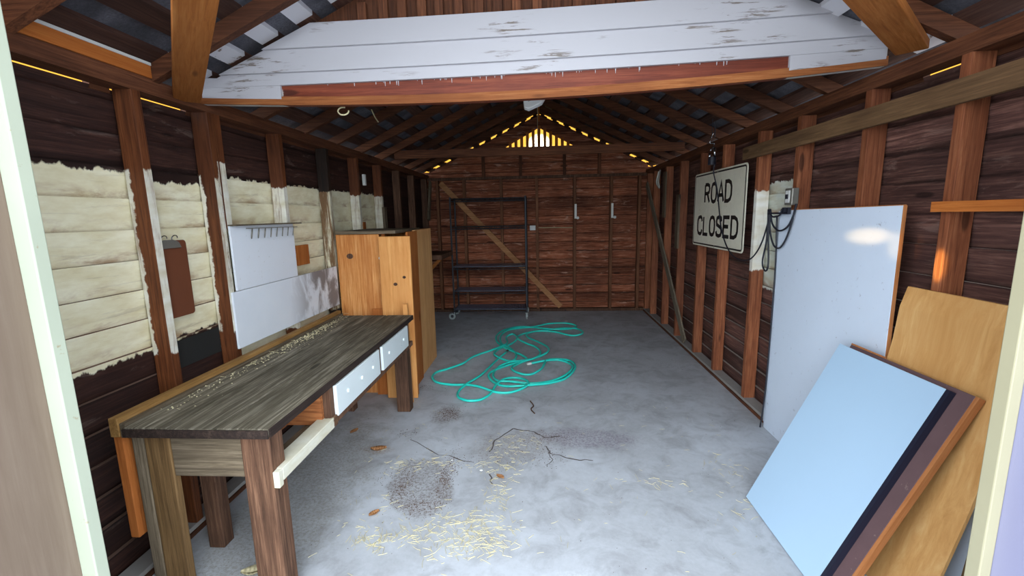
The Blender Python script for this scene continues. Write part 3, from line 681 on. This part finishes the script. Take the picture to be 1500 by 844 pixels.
mb = MB(); mb.box(-1.683, -1.658, 1.55, 3.54, .75, .812); part_in(t, mb, 'back_strip', M['weather_y'], bevel=.003)
mb = MB(); mb.box(-1.722, -1.684, 1.555, 1.60, .30, .754); part_in(t, mb, 'side_strip', M['orange_z'], bevel=.003)
# grit along the back of the bench
R_ = random.Random(11)
def crumbs(n_, fn, r0, r1, z, mb=None):
    mb = mb or MB()
    for _ in range(n_):
        x, y = fn(); r = R_.uniform(r0, r1); a = R_.uniform(0, 6.28); p = []
        h = r*R_.uniform(.5, 1.)
        b = len(mb.v)
        for k in range(4): mb.v.append(Vector((x+r*math.cos(a+k*1.57)*R_.uniform(.6, 1.2), y+r*math.sin(a+k*1.57)*R_.uniform(.6, 1.2), z)))
        mb.v.append(Vector((x, y, z+h)))
        for k in range(4): mb.f.append((b+k, b+(k+1) % 4, b+4)); mb.mi.append(0)
        mb.f.append((b+3, b+2, b+1, b)); mb.mi.append(0)
    return mb
def straws(n_, fn, l0, l1, wd, z, mb=None):
    mb = mb or MB()
    for _ in range(n_):
        x, y = fn(); a = R_.uniform(0, 6.28); L = R_.uniform(l0, l1); bend = R_.uniform(-.5, .5); P = []
        for k in range(4):
            P.append(Vector((x, y, z+.002+R_.uniform(0, .003)))); x += math.cos(a)*L/3; y += math.sin(a)*L/3; a += bend/3
        mb.tube(P, wd, 3)
    return mb
o = crumbs(500, lambda: (min(-1.48, -1.65+abs(R_.gauss(0, .05))), R_.choice((R_.gauss(2.9, .22), R_.uniform(1.7, 3.5)))), .002, .006, BZ+.0005).build('sawdust', M['straw']); tag(o, 'loose grit and seed husks along the back of the workbench', 'debris', kind='stuff')
o = straws(40, lambda: (min(-1.54, -1.64+abs(R_.gauss(0, .04))), R_.gauss(2.75, .35)), .01, .04, .0010, BZ+.003).build('dry_grass', M['straw']); tag(o, 'thin dry stalks lying at the back of the workbench', 'dry grass', kind='stuff')

# ------------------------------------------------------------------ left wall things
t = thing('backboard', (XL, 3.1, .80), 'white painted boards fixed to the left studs above the workbench', 'board')
mb = MB(); mb.box(XL+.001, XL+.014, 2.435, 3.775, .845, 1.186); part_in(t, mb, 'lower_board', M['smoky'], bevel=.002)
for v in ():
    pass
mb = MB(); mb.box(XL+.001, XL+.014, 2.48, 3.145, 1.189, 1.57); part_in(t, mb, 'upper_board', M['peg'], bevel=.002)
mb = MB(); mb.box(XL+.001, XL+.05, 2.48, 3.20, 1.57, 1.578); part_in(t, mb, 'ledge', M['weather_y'])
t = thing('hook_rack', (XL+.015, 2.85, 1.54), 'row of curled steel wire hooks on the white board over the bench', 'hook rack')
mb = MB(); mb.tube([(XL+.03, 2.60, 1.553), (XL+.03, 3.17, 1.548)], .0025); part_in(t, mb, 'rail_wire', M['steel'])
for k in range(8):
    y = 2.63+k*.066; mb = MB()
    mb.tube([(XL+.042+.016*math.sin(a*.42), y+.026*math.cos(a*.42+1.2), 1.520+.030*math.sin(a*.42+1.2)) for a in range(0, 17)], .003); part_in(t, mb, 'hook', M['steel'], smooth=True)
t = thing('clipboard', (XL-SD+.02, 2.12, 1.51), 'brown hardboard clipboard hanging on the cream painted siding', 'clipboard')
XC = XL-SD+.032
def rrect(y0, y1, z0, z1, r):
    P = []
    for cyy, cz, a0 in ((y1-r, z1-r, 0), (y0+r, z1-r, 90), (y0+r, z0+r, 180), (y1-r, z0+r, 270)):
        for k in range(5): a = math.radians(a0+k*22.5); P.append((cyy+r*math.cos(a), cz+r*math.sin(a)))
    return P
mb = MB(); mb.prism(rrect(2.005, 2.232, 1.115, 1.508, .018), 0, XC-.004, XC); part_in(t, mb, 'board', M['hardboard'])
c_ = MB(); c_.prism([(2.045, 1.47), (2.19, 1.47), (2.175, 1.50), (2.145, 1.512), (2.09, 1.512), (2.06, 1.50)], 0, XC+.001, XC+.012); cl = part_in(t, c_, 'clip', M['steel'], bevel=.002)
for y in (2.085, 2.15):
    mb = MB(); mb.tube([(XC+.012+.004*math.sin(a*.5), y+.018*math.cos(a*.5), 1.52+.014*math.sin(a*.5)) for a in range(0, 9)], .0025)
    mb.v = [v-t.location for v in mb.v]; o = mb.build('clip_spring', M['chrome']); o.parent = cl
mb = MB(); mb.box(XL-SD+.0, XL-SD+.03, 3.30, 3.475, 1.245, 1.40); one(mb, 'wood_block', M['orange_z'], (XL-SD, 3.39, 1.245), 'small square orange wood block between two studs beside the white boards', 'block', bevel=.002)
mb = MB(); mb.box(XL-.07, XL+.0, 4.475, 4.55, 1.40, 1.56); one(mb, 'wood_block', M['orange_z'], (XL-.03, 4.51, 1.40), 'small orange block on the left wall just above the pine planks', 'block', bevel=.003)
mb = MB(); mb.box(XL+.001, XL+.03, 4.53, 4.57, 1.93, 2.04); one(mb, 'wall_switch', M['white_plastic'], (XL, 4.55, 1.93), 'small white box fixed high beside a far stud on the left wall', 'switch', bevel=.004)
mb = MB(); mb.box(XL-.03, XL+.01, 5.2, 7.0, 1.33, 1.42); one(mb, 'wall_rail', M['orange_y'], (XL, 6., 1.33), 'orange level board on the left wall behind the pine planks', 'rail')
# small bracket shelf in the far left corner
t = thing('wall_shelf', (XL+.1, 6.1, .98), 'short rough wooden shelf on a bracket at the far left corner', 'shelf')
mb = MB(); mb.box(XL, -1.29, 5.72, 6.45, 1.035, 1.10); part_in(t, mb, 'shelf_board', M['leg_z'], bevel=.004)
mb = MB(); mb.bar((-1.34, 5.85, 1.03), (XL+.03, 5.85, .60), .04, .06, (0, 1, 0)); part_in(t, mb, 'bracket', M['orange_x'])
mb = MB(); mb.box(XL, -1.48, 5.83, 5.87, .76, .80); part_in(t, mb, 'bracket', M['orange_x'])

# ------------------------------------------------------------------ pine planks behind the bench
t = thing('pine_cabinet', (-1.5, 3.95, 0), 'knotty pine cabinet with a grey top standing past the workbench end', 'cabinet')
mb = MB(); mb.box(-1.79, -1.405, 3.80, 3.825, 0, 1.46); part_in(t, mb, 'side_panel', M['pine_z'], bevel=.003)
mb = MB(); mb.box(-1.78, -1.245, 3.77, 4.56, 1.462, 1.49); part_in(t, mb, 'top', M['weather_x'], bevel=.003)
mb = MB(); mb.box(-1.393, -1.36, 3.83, 3.85, 0, 1.46); part_in(t, mb, 'corner_strip', M['orange_z'], bevel=.002)
mb = MB(); mb.box(-1.79, -1.25, 4.50, 4.525, 0, 1.46); part_in(t, mb, 'side_panel', M['pine_z'])
mb = MB(); mb.box(-1.79, -1.77, 3.83, 4.50, 0, 1.46); part_in(t, mb, 'back_panel', M['old_z'])
mb = MB(); mb.box(-1.75, -1.38, 3.84, 4.49, .72, .74); part_in(t, mb, 'inner_shelf', M['pine_y'])
kn = MB(); kn.cyl((-1.40, 3.79, 1.25), 1, .013, .012, 12); part_in(t, kn, 'latch', M['white_plastic'])
def knot(t, x, y, z, r):
    k = MB(); k.prism([(x+r*math.cos(a*.5236), z+.8*r*math.sin(a*.5236)) for a in range(12)], 1, y-.001, y+.001); part_in(t, k, 'knot', M['leg_z'])
knot(t, -1.675, 3.799, 1.27, .030)
def plank(x0, x1, y, th, z1, lean, label, axisface='y', w2=0., m='pine_light', knots=()):
    mb = MB()
    if axisface == 'y': mb.hexa([(x0, y-lean, 0), (x1, y-lean, 0), (x1, y+th-lean, 0), (x0, y+th-lean, 0), (x0, y, z1), (x1, y, z1), (x1, y+th, z1), (x0, y+th, z1)])
    else: mb.hexa([(x0-th, y, 0), (x0, y, 0), (x0, y+w2, 0), (x0-th, y+w2, 0), (x0-th+lean, y, z1), (x0+lean, y, z1), (x0+lean, y+w2, z1), (x0-th+lean, y+w2, z1)])
    base = (x0, y, 0)
    if not knots: return one(mb, 'pine_plank', M[m], base, label, 'plank', 'loose pine planks past the workbench', bevel=.003)
    tt = thing('pine_plank', base, label, 'plank', 'loose pine planks past the workbench')
    part_in(tt, mb, 'board', M[m], bevel=.003)
    for (kx, kz, r) in knots: knot(tt, kx, y-.001-lean*(1-kz/z1), kz, r)
    return tt
plank(-1.378, -1.105, 3.715, .022, 1.44, .03, 'pine plank with two small knots facing the camera beside the cabinet side', knots=((-1.17, 1.09, .015), (-1.25, 1.03, .018)))
plank(-1.50, -1.12, 3.77, .022, .80, .01, 'low pine board seen under the far end of the bench', m='orange_z')
plank(-1.16, -1.12, 3.58, .03, .88, .0, 'narrow pine strip upright against the far front bench leg')
plank(-1.185, 0, 3.90, .022, 1.47, .01, 'tall pine board on edge between the knotted plank and the widest plank', 'x', .30, 'orange_z')
plank(-1.205, 0, 4.24, .03, 1.475, .0, 'wide pale pine plank turned sideways, farthest from the bench', 'x', .62, 'pine_pale')

# ------------------------------------------------------------------ rack on casters
RX0, RX1, RY0, RY1 = -1.355, -.215, 6.74, 7.12
t = thing('wire_rack', (-.79, 6.93, 0), 'tall black wire shelving rack on casters against the rear wall', 'shelving rack')
for x in (RX0, RX1):
    for y in (RY0, RY1):
        mb = MB(); mb.cyl((x, y, .99), 2, .0135, 1.78, 14); part_in(t, mb, 'post', M['black_metal'], smooth=False)
for z in (1.855, 1.43, .815, .435, .145):
    mb = MB()
    for y in (RY0, RY1):
        mb.tube([(RX0, y, z), (RX1, y, z)], .006); mb.tube([(RX0, y, z-.035), (RX1, y, z-.035)], .005)
        n_ = 30
        zig = [(RX0+(RX1-RX0)*k/n_, y, z-(.035 if k % 2 else 0)) for k in range(n_+1)]; mb.tube(zig, .003, 4)
    for x in (RX0, RX1): mb.tube([(x, RY0, z), (x, RY1, z)], .006); mb.tube([(x, RY0, z-.035), (x, RY1, z-.035)], .005)
    s_ = part_in(t, mb, 'shelf', M['black_metal'])
    mb = MB()
    for k in range(46):
        x = RX0+.02+(RX1-RX0-.04)*k/45; mb.tube([(x, RY0, z+.005), (x, RY1, z+.005)], .003 if z > 1.2 else .0105, 4)
    mb.v = [v-t.location for v in mb.v]; o = mb.build('shelf_wires', M['black_metal'] if z > 1.2 else M['shelf_top']); o.parent = s_
for x in (RX0, RX1):
    for y in (RY0, RY1):
        dx = -.03 if x == RX0 else .0
        mb = MB(); mb.cyl((x, y, .105), 2, .011, .03, 12); mb.box(x-.020+dx, x-.016+dx, y-.06, y+.005, .045, .10); mb.box(x+.016+dx, x+.020+dx, y-.06, y+.005, .045, .10); mb.box(x-.02+min(dx, 0), x+.02, y-.05, y+.015, .092, .098)
        cst = part_in(t, mb, 'caster', M['chrome'])
        wa = 1 if x == RX0 else 0; mb = MB(); mb.cyl((x+dx, y-.035, .055), wa, .052, .024, 24); mb.v = [v-t.location-Vector((0, 0, .003)) for v in mb.v]; o = mb.build('wheel', M['rubber']); o.parent = cst
        mb = MB(); mb.cyl((x+dx, y-.035, .052), wa, .024, .032, 16); mb.v = [v-t.location for v in mb.v]; o = mb.build('hub', M['black_rubber']); o.parent = cst

# ------------------------------------------------------------------ hose
HP = [(-0.109,4.589),(0.027,4.634),(0.177,4.691),(0.295,4.597),(0.319,4.418),(0.224,4.189),(0.065,4.052),(-0.119,4.007),(-0.306,4.035),(-0.429,4.063),(-0.487,4.248),(-0.454,4.451),(-0.343,4.596),(-0.198,4.672),(-0.048,4.790),(0.069,4.956),(0.079,5.133),(-0.023,5.373),(-0.157,5.583),(-0.191,5.749),(-0.055,5.893),(0.178,5.889),(0.395,5.685),(0.524,5.711),(0.562,5.883),(0.469,6.068),(0.262,6.040),(0.023,5.922),(-0.148,5.865),(-0.282,5.722),(-0.303,5.531),(-0.193,5.325),(-0.065,5.180),(-0.010,4.956),(-0.061,4.750),(-0.196,4.634),(-0.363,4.523),(-0.491,4.347),(-0.528,4.200),(-0.472,4.048),(-0.364,3.948),(-0.234,3.921),(-0.086,3.951),(0.086,4.023),(0.245,4.158),(0.348,4.418),(0.322,4.634),(0.204,4.730),(0.065,4.691),(0.032,4.541),(-0.011,4.383),(-0.114,4.250),(-0.229,4.266),(-0.312,4.399),(-0.255,4.559),(-0.161,4.711),(-0.216,4.831),(-0.344,5.001),(-0.468,5.207),(-0.566,5.429),(-0.585,5.698),(-0.501,5.992),(-0.302,6.179),(-0.056,6.078),(0.181,5.980),(0.404,6.038),(0.504,6.208),(0.357,6.332),(0.108,6.304),(-0.089,6.175),(-0.298,6.082),(-0.464,5.930),(-0.534,5.642),(-0.492,5.328),(-0.379,5.136),(-0.290,4.873),(-0.299,4.692),(-0.373,4.672),(-0.498,4.791),(-0.543,4.915),(-0.490,5.137),(-0.364,5.327),(-0.310,5.531),(-0.375,5.752),(-0.458,5.641),(-0.423,5.352),(-0.480,5.183),(-0.591,5.046),(-0.709,4.916),(-0.791,4.751),(-0.848,4.559),(-0.981,4.414),(-1.078,4.311),(-1.087,4.150),(-1.009,4.014),(-0.857,3.972),(-0.701,3.959),(-0.572,3.890),(-0.435,3.798),(-0.310,3.786),(-0.189,3.854),(-0.124,3.978),(-0.166,4.110),(-0.269,4.155),(-0.365,4.093),(-0.429,3.947),(-0.462,3.759),(-0.536,3.621),(-0.640,3.584),(-0.735,3.667),(-0.761,3.808),(-0.714,3.973),(-0.612,4.184),(-0.550,4.451),(-0.491,4.711),(-0.407,4.958)]
pts = []
Lh = len(HP)
for i, (x, y) in enumerate(HP):
    pts.append((x, y, .0125+.006*(1+math.sin(i*1.7))))
pts[0] = (*HP[0], .0125)
t = thing('garden_hose', (HP[0][0], HP[0][1], 0), 'turquoise garden hose lying in loose loops on the concrete', 'hose')
mb = MB(); mb.tube(sp_curve(pts, 7), .0115, 10); part_in(t, mb, 'tube', M['hose'], smooth=True)
d = (Vector(pts[0])-Vector(pts[1])).normalized()
mb = MB(); mb.tube([Vector(pts[0]), Vector(pts[0])+d*.05], .0135, 12); part_in(t, mb, 'coupling', M['white_plastic'])
e0, e1 = Vector(pts[-1]), Vector(pts[-2]); d = (e0-e1).normalized()
mb = MB(); mb.tube([e0, e0+d*.05], .014, 12); part_in(t, mb, 'coupling', M['chrome'])
mb = MB(); mb.tube([(-.155, 3.98, .012), (-.12, 3.985, .012)], .011, 10); one(mb, 'hose_cap', M['black_rubber'], (-.14, 3.98, 0), 'small black cap inside the nearest hose loop', 'cap')

# ------------------------------------------------------------------ road sign
SX = XR-.030
S0, S1, SZ0, SZ1 = 3.74, 4.945, 1.245, 1.975        # y range (near..far), z range
t = thing('road_sign', (SX, (S0+S1)/2, SZ0), 'white ROAD CLOSED sign hung across the right wall studs', 'sign')
mb = MB(); mb.prism(rrect(S0, S1, SZ0, SZ1, .035), 0, SX, SX+.006); part_in(t, mb, 'panel', [M['sign_white']])
# black border line
def ring(y0, y1, z0, z1, r, w_):
    A = rrect(y0, y1, z0, z1, r); B = rrect(y0+w_, y1-w_, z0+w_, z1-w_, max(r-w_, .004)); mb = MB()
    for i in range(len(A)):
        j = (i+1) % len(A); mb.quad([(SX-.0012, *A[i]), (SX-.0012, *A[j]), (SX-.0012, *B[j]), (SX-.0012, *B[i])])
    return mb
part_in(t, ring(S0+.014, S1-.014, SZ0+.014, SZ1-.014, .028, .014), 'border', M['sign_black'])
GL = {   # strokes in a unit box, x 0..1 left to right, y 0..1 bottom to top
 'R': [[(0, 0), (0, 1)], [(0, 1), (.55, 1), (.85, .93), (.95, .75), (.85, .57), (.55, .5), (0, .5)], [(.5, .5), (.98, 0)]],
 'O': [[(.5, 1), (.2, .95), (.04, .78), (0, .5), (.04, .22), (.2, .05), (.5, 0), (.8, .05), (.96, .22), (1, .5), (.96, .78), (.8, .95), (.5, 1)]],
 'A': [[(-.03, 0), (.5, 1), (1.03, 0)], [(.19, .33), (.81, .33)]],
 'D': [[(0, 0), (0, 1), (.5, 1), (.85, .9), (1, .7), (1, .3), (.85, .1), (.5, 0), (0, 0)]],
 'C': [[(1, .74), (.93, .9), (.75, 1), (.5, 1), (.2, .95), (.04, .78), (0, .5), (.04, .22), (.2, .05), (.5, 0), (.75, 0), (.93, .1), (1, .26)]],
 'L': [[(0, 1), (0, 0), (.95, 0)]],
 'S': [[(.97, .78), (.88, .95), (.6, 1), (.4, 1), (.12, .95), (.02, .78), (.1, .6), (.5, .52), (.9, .42), (1, .24), (.88, .05), (.6, 0), (.4, 0), (.1, .05), (0, .24)]],
 'E': [[(1, 1), (0, 1), (0, 0), (1, 0)], [(0, .52), (.85, .52)]]}
def ribbon(mb, P, w_):
    n_ = len(P); L_, R2 = [], []
    closed = (P[0]-P[-1]).length < 1e-6
    for i in range(n_):
        if closed and i in (0, n_-1): a, b = P[1]-P[0], P[-1]-P[-2]
        else: a = P[min(i+1, n_-1)]-P[i] if i < n_-1 else P[i]-P[i-1]; b = P[i]-P[i-1] if i > 0 else a
        a, b = a.normalized(), b.normalized(); m_ = (a+b).normalized(); nn = Vector((-m_.y, m_.x)); k = min(1.8, 1/max(.5, nn.dot(Vector((-a.y, a.x)))))
        L_.append(P[i]+nn*w_/2*k); R2.append(P[i]-nn*w_/2*k)
    for i in range(n_-1): mb.quad([(SX-.0014, L_[i].x, L_[i].y), (SX-.0014, L_[i+1].x, L_[i+1].y), (SX-.0014, R2[i+1].x, R2[i+1].y), (SX-.0014, R2[i].x, R2[i].y)])
def word(txt, yl, yr, z0, z1, w_, gap=.36):
    h = z1-z0-w_; n_ = len(txt); cw = ((yl-yr)-w_*1.0)/(n_+gap*(n_-1)); 
    for i, ch in enumerate(txt):
        y0 = yl-w_/2-i*cw*(1+gap); mb = MB()
        for st in GL[ch]: ribbon(mb, [Vector((y0-p[0]*cw, z0+w_/2+p[1]*h)) for p in st], w_)
        part_in(t, mb, 'letter_'+ch.lower(), M['sign_black'])
word('ROAD', 4.655, 4.005, 1.665, 1.870, .034)
word('CLOSED', 4.825, 3.845, 1.350, 1.555, .034)
for (y, z) in ((4.34, 1.955), (4.34, 1.262)):
    mb = MB(); mb.cyl((SX-.003, y, z), 0, .009, .005, 10); part_in(t, mb, 'bolt', M['steel'])

# ------------------------------------------------------------------ cord and outlet on the right wall
t = thing('switch_box', (XR-.03, 3.09, 1.60), 'grey metal electrical box on the right stud above the white panel', 'electrical box')
mb = MB(); mb.box(XR-.045, XR-.001, 3.05, 3.14, 1.625, 1.735); part_in(t, mb, 'box', M['steel'], bevel=.005)
mb = MB(); mb.box(XR-.051, XR-.046, 3.07, 3.12, 1.64, 1.72); part_in(t, mb, 'cover', M['white_plastic'], bevel=.003)
mb = MB(); mb.box(XR-.058, XR-.051, 3.085, 3.105, 1.665, 1.695); part_in(t, mb, 'switch', M['black_rubber'])
cx = XR-.045
C1 = [(1.61, 4.30, 2.04), (1.60, 4.30, 1.95), (1.63, 4.28, 1.80), (1.635, 4.22, 1.62), (1.635, 4.15, 1.45), (1.635, 4.02, 1.30), (1.635, 3.86, 1.215), (1.65, 3.70, 1.195), (1.65, 3.55, 1.235), (1.65, 3.42, 1.36), (1.65, 3.32, 1.58)]
t = thing('extension_cord', (1.65, 3.3, 1.6), 'black cord draped across the road sign and bunched by the white panel', 'cord')
mb = MB(); mb.tube(sp_curve(C1, 8), .0055, 8); part_in(t, mb, 'cord', M['black_rubber'], smooth=True)
xx = 1.630
for P in ([(xx, 3.29, 1.60), (xx, 3.25, 1.50), (xx, 3.16, 1.455), (xx, 3.06, 1.48), (xx, 3.0, 1.55), (xx, 2.97, 1.63)],
          [(xx, 3.30, 1.60), (xx, 3.27, 1.44), (xx, 3.20, 1.345), (xx, 3.11, 1.35), (xx, 3.03, 1.46), (xx, 2.975, 1.63)],
          [(xx, 3.32, 1.60), (xx, 3.31, 1.40), (xx, 3.35, 1.22), (xx, 3.30, 1.16), (xx, 3.265, 1.21), (xx, 3.29, 1.40), (xx, 3.30, 1.56)],
          [(xx, 3.30, 1.60), (xx, 3.26, 1.55), (xx, 3.16, 1.56), (xx, 3.14, 1.60)]):
    mb = MB(); mb.tube(sp_curve(P, 8), .006, 8); part_in(t, mb, 'cord', M['black_rubber'], smooth=True)
mb = MB(); mb.box(xx-.01, xx+.012, 3.05, 3.30, 1.566, 1.578); mb.box(xx-.01, xx+.012, 3.05, 3.06, 1.578, 1.61); mb.box(xx-.01, xx+.012, 3.10, 3.12, 1.578, 1.61); part_in(t, mb, 'hanger_strip', M['black_rubber'])
mb = MB(); mb.tube(sp_curve([(xx+.01, 3.215, 1.55), (xx+.012, 3.19, 1.2), (xx+.008, 3.18, .7), (xx-.004, 3.17, .25), (xx-.03, 3.15, .02)], 8), .0055, 8); one(mb, 'extension_cord', M['black_rubber'], (xx, 3.2, 0), 'straight black cord running down the left edge of the large white panel', 'cord', smooth=True)

# ------------------------------------------------------------------ panels leaning on the right wall
t = thing('white_sheet', (1.655, 2.7, 0), 'large upright white sheet panel against the right studs', 'panel')
mb = MB(); mb.hexa([(1.646, 2.155, .0), (1.660, 2.155, .0), (1.660, 3.20, .0), (1.646, 3.20, .0), (1.652, 2.155, 1.605), (1.666, 2.155, 1.605), (1.666, 3.20, 1.590), (1.652, 3.20, 1.590)]); part_in(t, mb, 'front_sheet', M['panel_white'], bevel=.002)
mb = MB(); mb.box(1.651, 1.666, 2.150, 2.154, .0, 1.605); part_in(t, mb, 'side_edge', M['ply_edge'])
mb = MB(); mb.hexa([(1.652, 2.155, 1.6055), (1.666, 2.155, 1.6055), (1.666, 3.20, 1.5905), (1.652, 3.20, 1.5905), (1.652, 2.155, 1.609), (1.666, 2.155, 1.609), (1.666, 3.20, 1.594), (1.652, 3.20, 1.594)]); part_in(t, mb, 'top_edge', M['ply_edge'])
mb = MB(); mb.box(1.6675, 1.6725, 2.20, 3.25, .024, 1.585); one(mb, 'white_sheet', M['panel_white'], (1.675, 2.7, 0), 'second white sheet just showing behind the left edge of the large panel', 'panel', bevel=.002)

def lean_panel(name, xb, xt, zt, y0, y1, off, th, mats, label, cat, zb=0., build=True):
    """panel whose face runs from (xb,0) to (xt,zt); off pushes it back along its normal, th thickness"""
    dx, dz = xt-xb, zt; L = math.hypot(dx, dz); ang = math.atan2(dx, dz)
    return L, ang
def lean_box(root_loc, ang, y0, y1, z0, z1, off, th):
    """box in the leaning frame: local x = away from camera (normal to face), local z = up the face"""
    mb = MB(); mb.box(off, off+th, y0, y1, z0, z1); return mb
A1 = math.atan2(.425, .901)
def lean_root(name, xb, ym, ang, label, cat):
    o = bpy.data.objects.new(name, None); C.objects.link(o); o.location = (xb, ym, 0); o.rotation_euler = (0, ang, 0)
    return tag(o, label, cat)
def lean_part(root, name, mb, mat, **k):
    o = mb.build(name, mat, None, **k); o.parent = root; return o
LF = math.hypot(.425, .901)
t = lean_root('laminate_panel', 1.133, 0, A1, 'pale blue-white laminate board leaning nearest the camera on the right', 'panel')
mb = MB(); mb.box(.001, .024, 1.722, 2.338, .012, LF); lean_part(t, 'laminate_face', mb, M['laminate'], bevel=.001)
mb = MB(); mb.box(.0, .025, 1.703, 1.721, .012, LF); lean_part(t, 'edge_band', mb, M['black_edge'])
t = lean_root('brown_board', 1.133, 0, A1, 'dark brown board with an orange edge behind the pale laminate board', 'board')
mb = MB(); mb.box(.027, .050, 1.640, 2.30, .026, LF+.018); lean_part(t, 'face', mb, M['brown_board'], bevel=.002)
mb = MB(); mb.box(.0265, .051, 1.624, 1.639, .026, LF+.018); lean_part(t, 'wood_edge', mb, M['ply_edge'])
mb = MB(); mb.box(.0265, .051, 2.10, 2.30, LF+.0185, LF+.026); lean_part(t, 'wood_edge', mb, M['ply_edge'])
# plywood sheet, gently bowed, with a crease near its top
mb = MB(); prof = [(1.42, 0), (1.482, .25), (1.543, .50), (1.596, .75), (1.634, 1.0), (1.647, 1.15), (1.672, 1.24)]
for i in range(len(prof)-1):
    (xa, za), (xb_, zb_) = prof[i], prof[i+1]
    mb.hexa([(xa, 1.55, za), (xa+.012, 1.55, za), (xa+.012, 2.10, za), (xa, 2.10, za), (xb_, 1.55, zb_), (xb_+.012, 1.55, zb_), (xb_+.012, 2.10, zb_), (xb_, 2.10, zb_)])
one(mb, 'plywood_sheet', M['ply'], (1.6, 1.85, 0), 'golden plywood sheet bent near its top, leaning behind the brown board', 'plywood')
mb = MB(); mb.hexa([(1.640, 1.40, 0), (1.650, 1.40, 0), (1.650, 1.78, 0), (1.640, 1.78, 0), (1.668, 1.40, .62), (1.678, 1.40, .62), (1.678, 1.78, .62), (1.668, 1.78, .62)]); one(mb, 'white_offcut', M['panel_white'], (1.645, 1.6, 0), 'strip of white board showing low between the plywood and the cream post', 'panel')
mb = MB(); mb.hexa([(1.58, 1.36, 0), (1.595, 1.36, 0), (1.595, 1.60, 0), (1.58, 1.60, 0), (1.612, 1.36, .30), (1.627, 1.36, .30), (1.627, 1.60, .30), (1.612, 1.60, .30)]); one(mb, 'wood_offcut', M['legtan_z'], (1.61, 1.5, 0), 'rough wood offcut low in the bottom right beside the cream post', 'board')

# ------------------------------------------------------------------ litter on the floor
R_ = random.Random(21)
CL = [(-.72, 2.0, .16, .05, 90), (-.86, 1.93, .06, .03, 50), (-.36, 1.93, .13, .06, 190), (-.30, 2.08, .08, .05, 70), (-.25, 2.35, .05, .10, 70), (-.85, 2.62, .16, .05, 60), (.65, 2.48, .16, .03, 24), (1.16, 2.68, .06, .12, 20),
      (-.2, 2.85, .12, .10, 60), (-.45, 2.08, .10, .05, 60), (-.25, 2.62, .10, .05, 40), (1.1, 2.3, .06, .1, 16), (-.95, 2.1, .1, .1, 16)]
mb = MB()
for cx_, cy_, rx, ry, k in CL: straws(k, lambda: (R_.gauss(cx_, rx), R_.gauss(cy_, ry)), .012, .06, .0012, .0, mb)
straws(150, lambda: (R_.uniform(-1.2, 1.3), R_.uniform(1.4, 3.6)), .010, .045, .0010, 0, mb)
tag(mb.build('dry_grass', M['straw']), 'pale straw and dry grass scattered over the near concrete floor', 'dry grass', kind='stuff')
mb = MB()
for cx_, cy_, rx, ry, k in [(-.76, 3.38, .05, .06, 420), (-.60, 2.50, .03, .13, 700), (-.84, 2.40, .03, .12, 420), (-.70, 2.22, .08, .04, 300), (-.95, 2.50, .05, .08, 90), (-.55, 2.65, .10, .03, 90), (-1.0, 3.05, .04, .03, 60), (-.1, 2.9, .12, .08, 160), (.1, 3.02, .12, .03, 160), (.05, 2.75, .06, .08, 130), (-1.1, 3.95, .10, .04, 80), (-.3, 2.7, .12, .05, 100)]:
    crumbs(k, lambda: (R_.gauss(cx_, rx), R_.gauss(cy_, ry)), .0012, .0042, 0, mb)
crumbs(500, lambda: (R_.uniform(-1.5, 1.5), R_.uniform(1.4, 6.8)), .0015, .0035, 0, mb)
tag(mb.build('loose_soil', M['soil']), 'dark crumbs of soil and grit scattered over the concrete', 'dirt', kind='stuff')
def leaf(x, y, s_, a, label, m='leaf'):
    mb = MB(); n_ = 7
    rows = []
    for i in range(n_):
        u = i/(n_-1); wd = s_*.34*math.sin(math.pi*min(.97, u*.93+.04)); px_ = (u-.5)*s_*1.2; zc = .004+.02*s_/.06*(u-.5)**2
        rows.append([Vector((px_, -wd, zc+.010)), Vector((px_, 0, zc)), Vector((px_, wd, zc+.012))])
    for i in range(n_-1):
        for k in range(2): mb.quad([rows[i][k], rows[i+1][k], rows[i+1][k+1], rows[i][k+1]])
    o = mb.build('dead_leaf', M[m], smooth=True); o.location = (x, y, 0); o.rotation_euler = (0, 0, a); so = o.modifiers.new('t', 'SOLIDIFY'); so.thickness = .0012
    return tag(o, label, 'leaf', 'dead leaves on the floor')
leaf(-1.14, 2.80, .09, .2, 'curled orange dead leaf on the floor beyond the front bench leg')
leaf(-.92, 2.13, .05, .8, 'small reddish dead leaf left of the long straw pile')
leaf(-.26, 2.49, .045, -.5, 'dead leaf lying between the cracked patches', 'leaf')
leaf(-1.33, 1.72, .09, .4, 'tan dead leaf at the foot of the near back bench leg', 'straw')
leaf(-1.42, 3.05, .06, 1.1, 'dead leaf under the middle of the bench', 'leaf')
for (x, y, r, lb) in ((-.39, 2.57, .010, 'white paint flake beside the dark crack'), (-.60, 2.68, .006, 'tiny white flake at the edge of the soil patch'), (.38, 6.55, .022, 'pale flake on the floor near the rear wall, right of the rack')):
    mb = MB(); mb.prism([(x+r*math.cos(a), y+r*.7*math.sin(a)) for a in (0, 1., 2.2, 3.3, 4.4, 5.4)], 2, 0, .004); one(mb, 'paint_flake', M['flake'], (x, y, 0), lb, 'flake')
mb = MB(); mb.tube(sp_curve([(-.10, 3.62, .006), (-.07, 3.53, .006), (-.09, 3.46, .006), (-.06, 3.38, .006)][::-1], 6), .005, 7); one(mb, 'twig', M['leg_z'], (-.08, 3.5, 0), 'thin dark twig lying in front of the hose', 'twig')
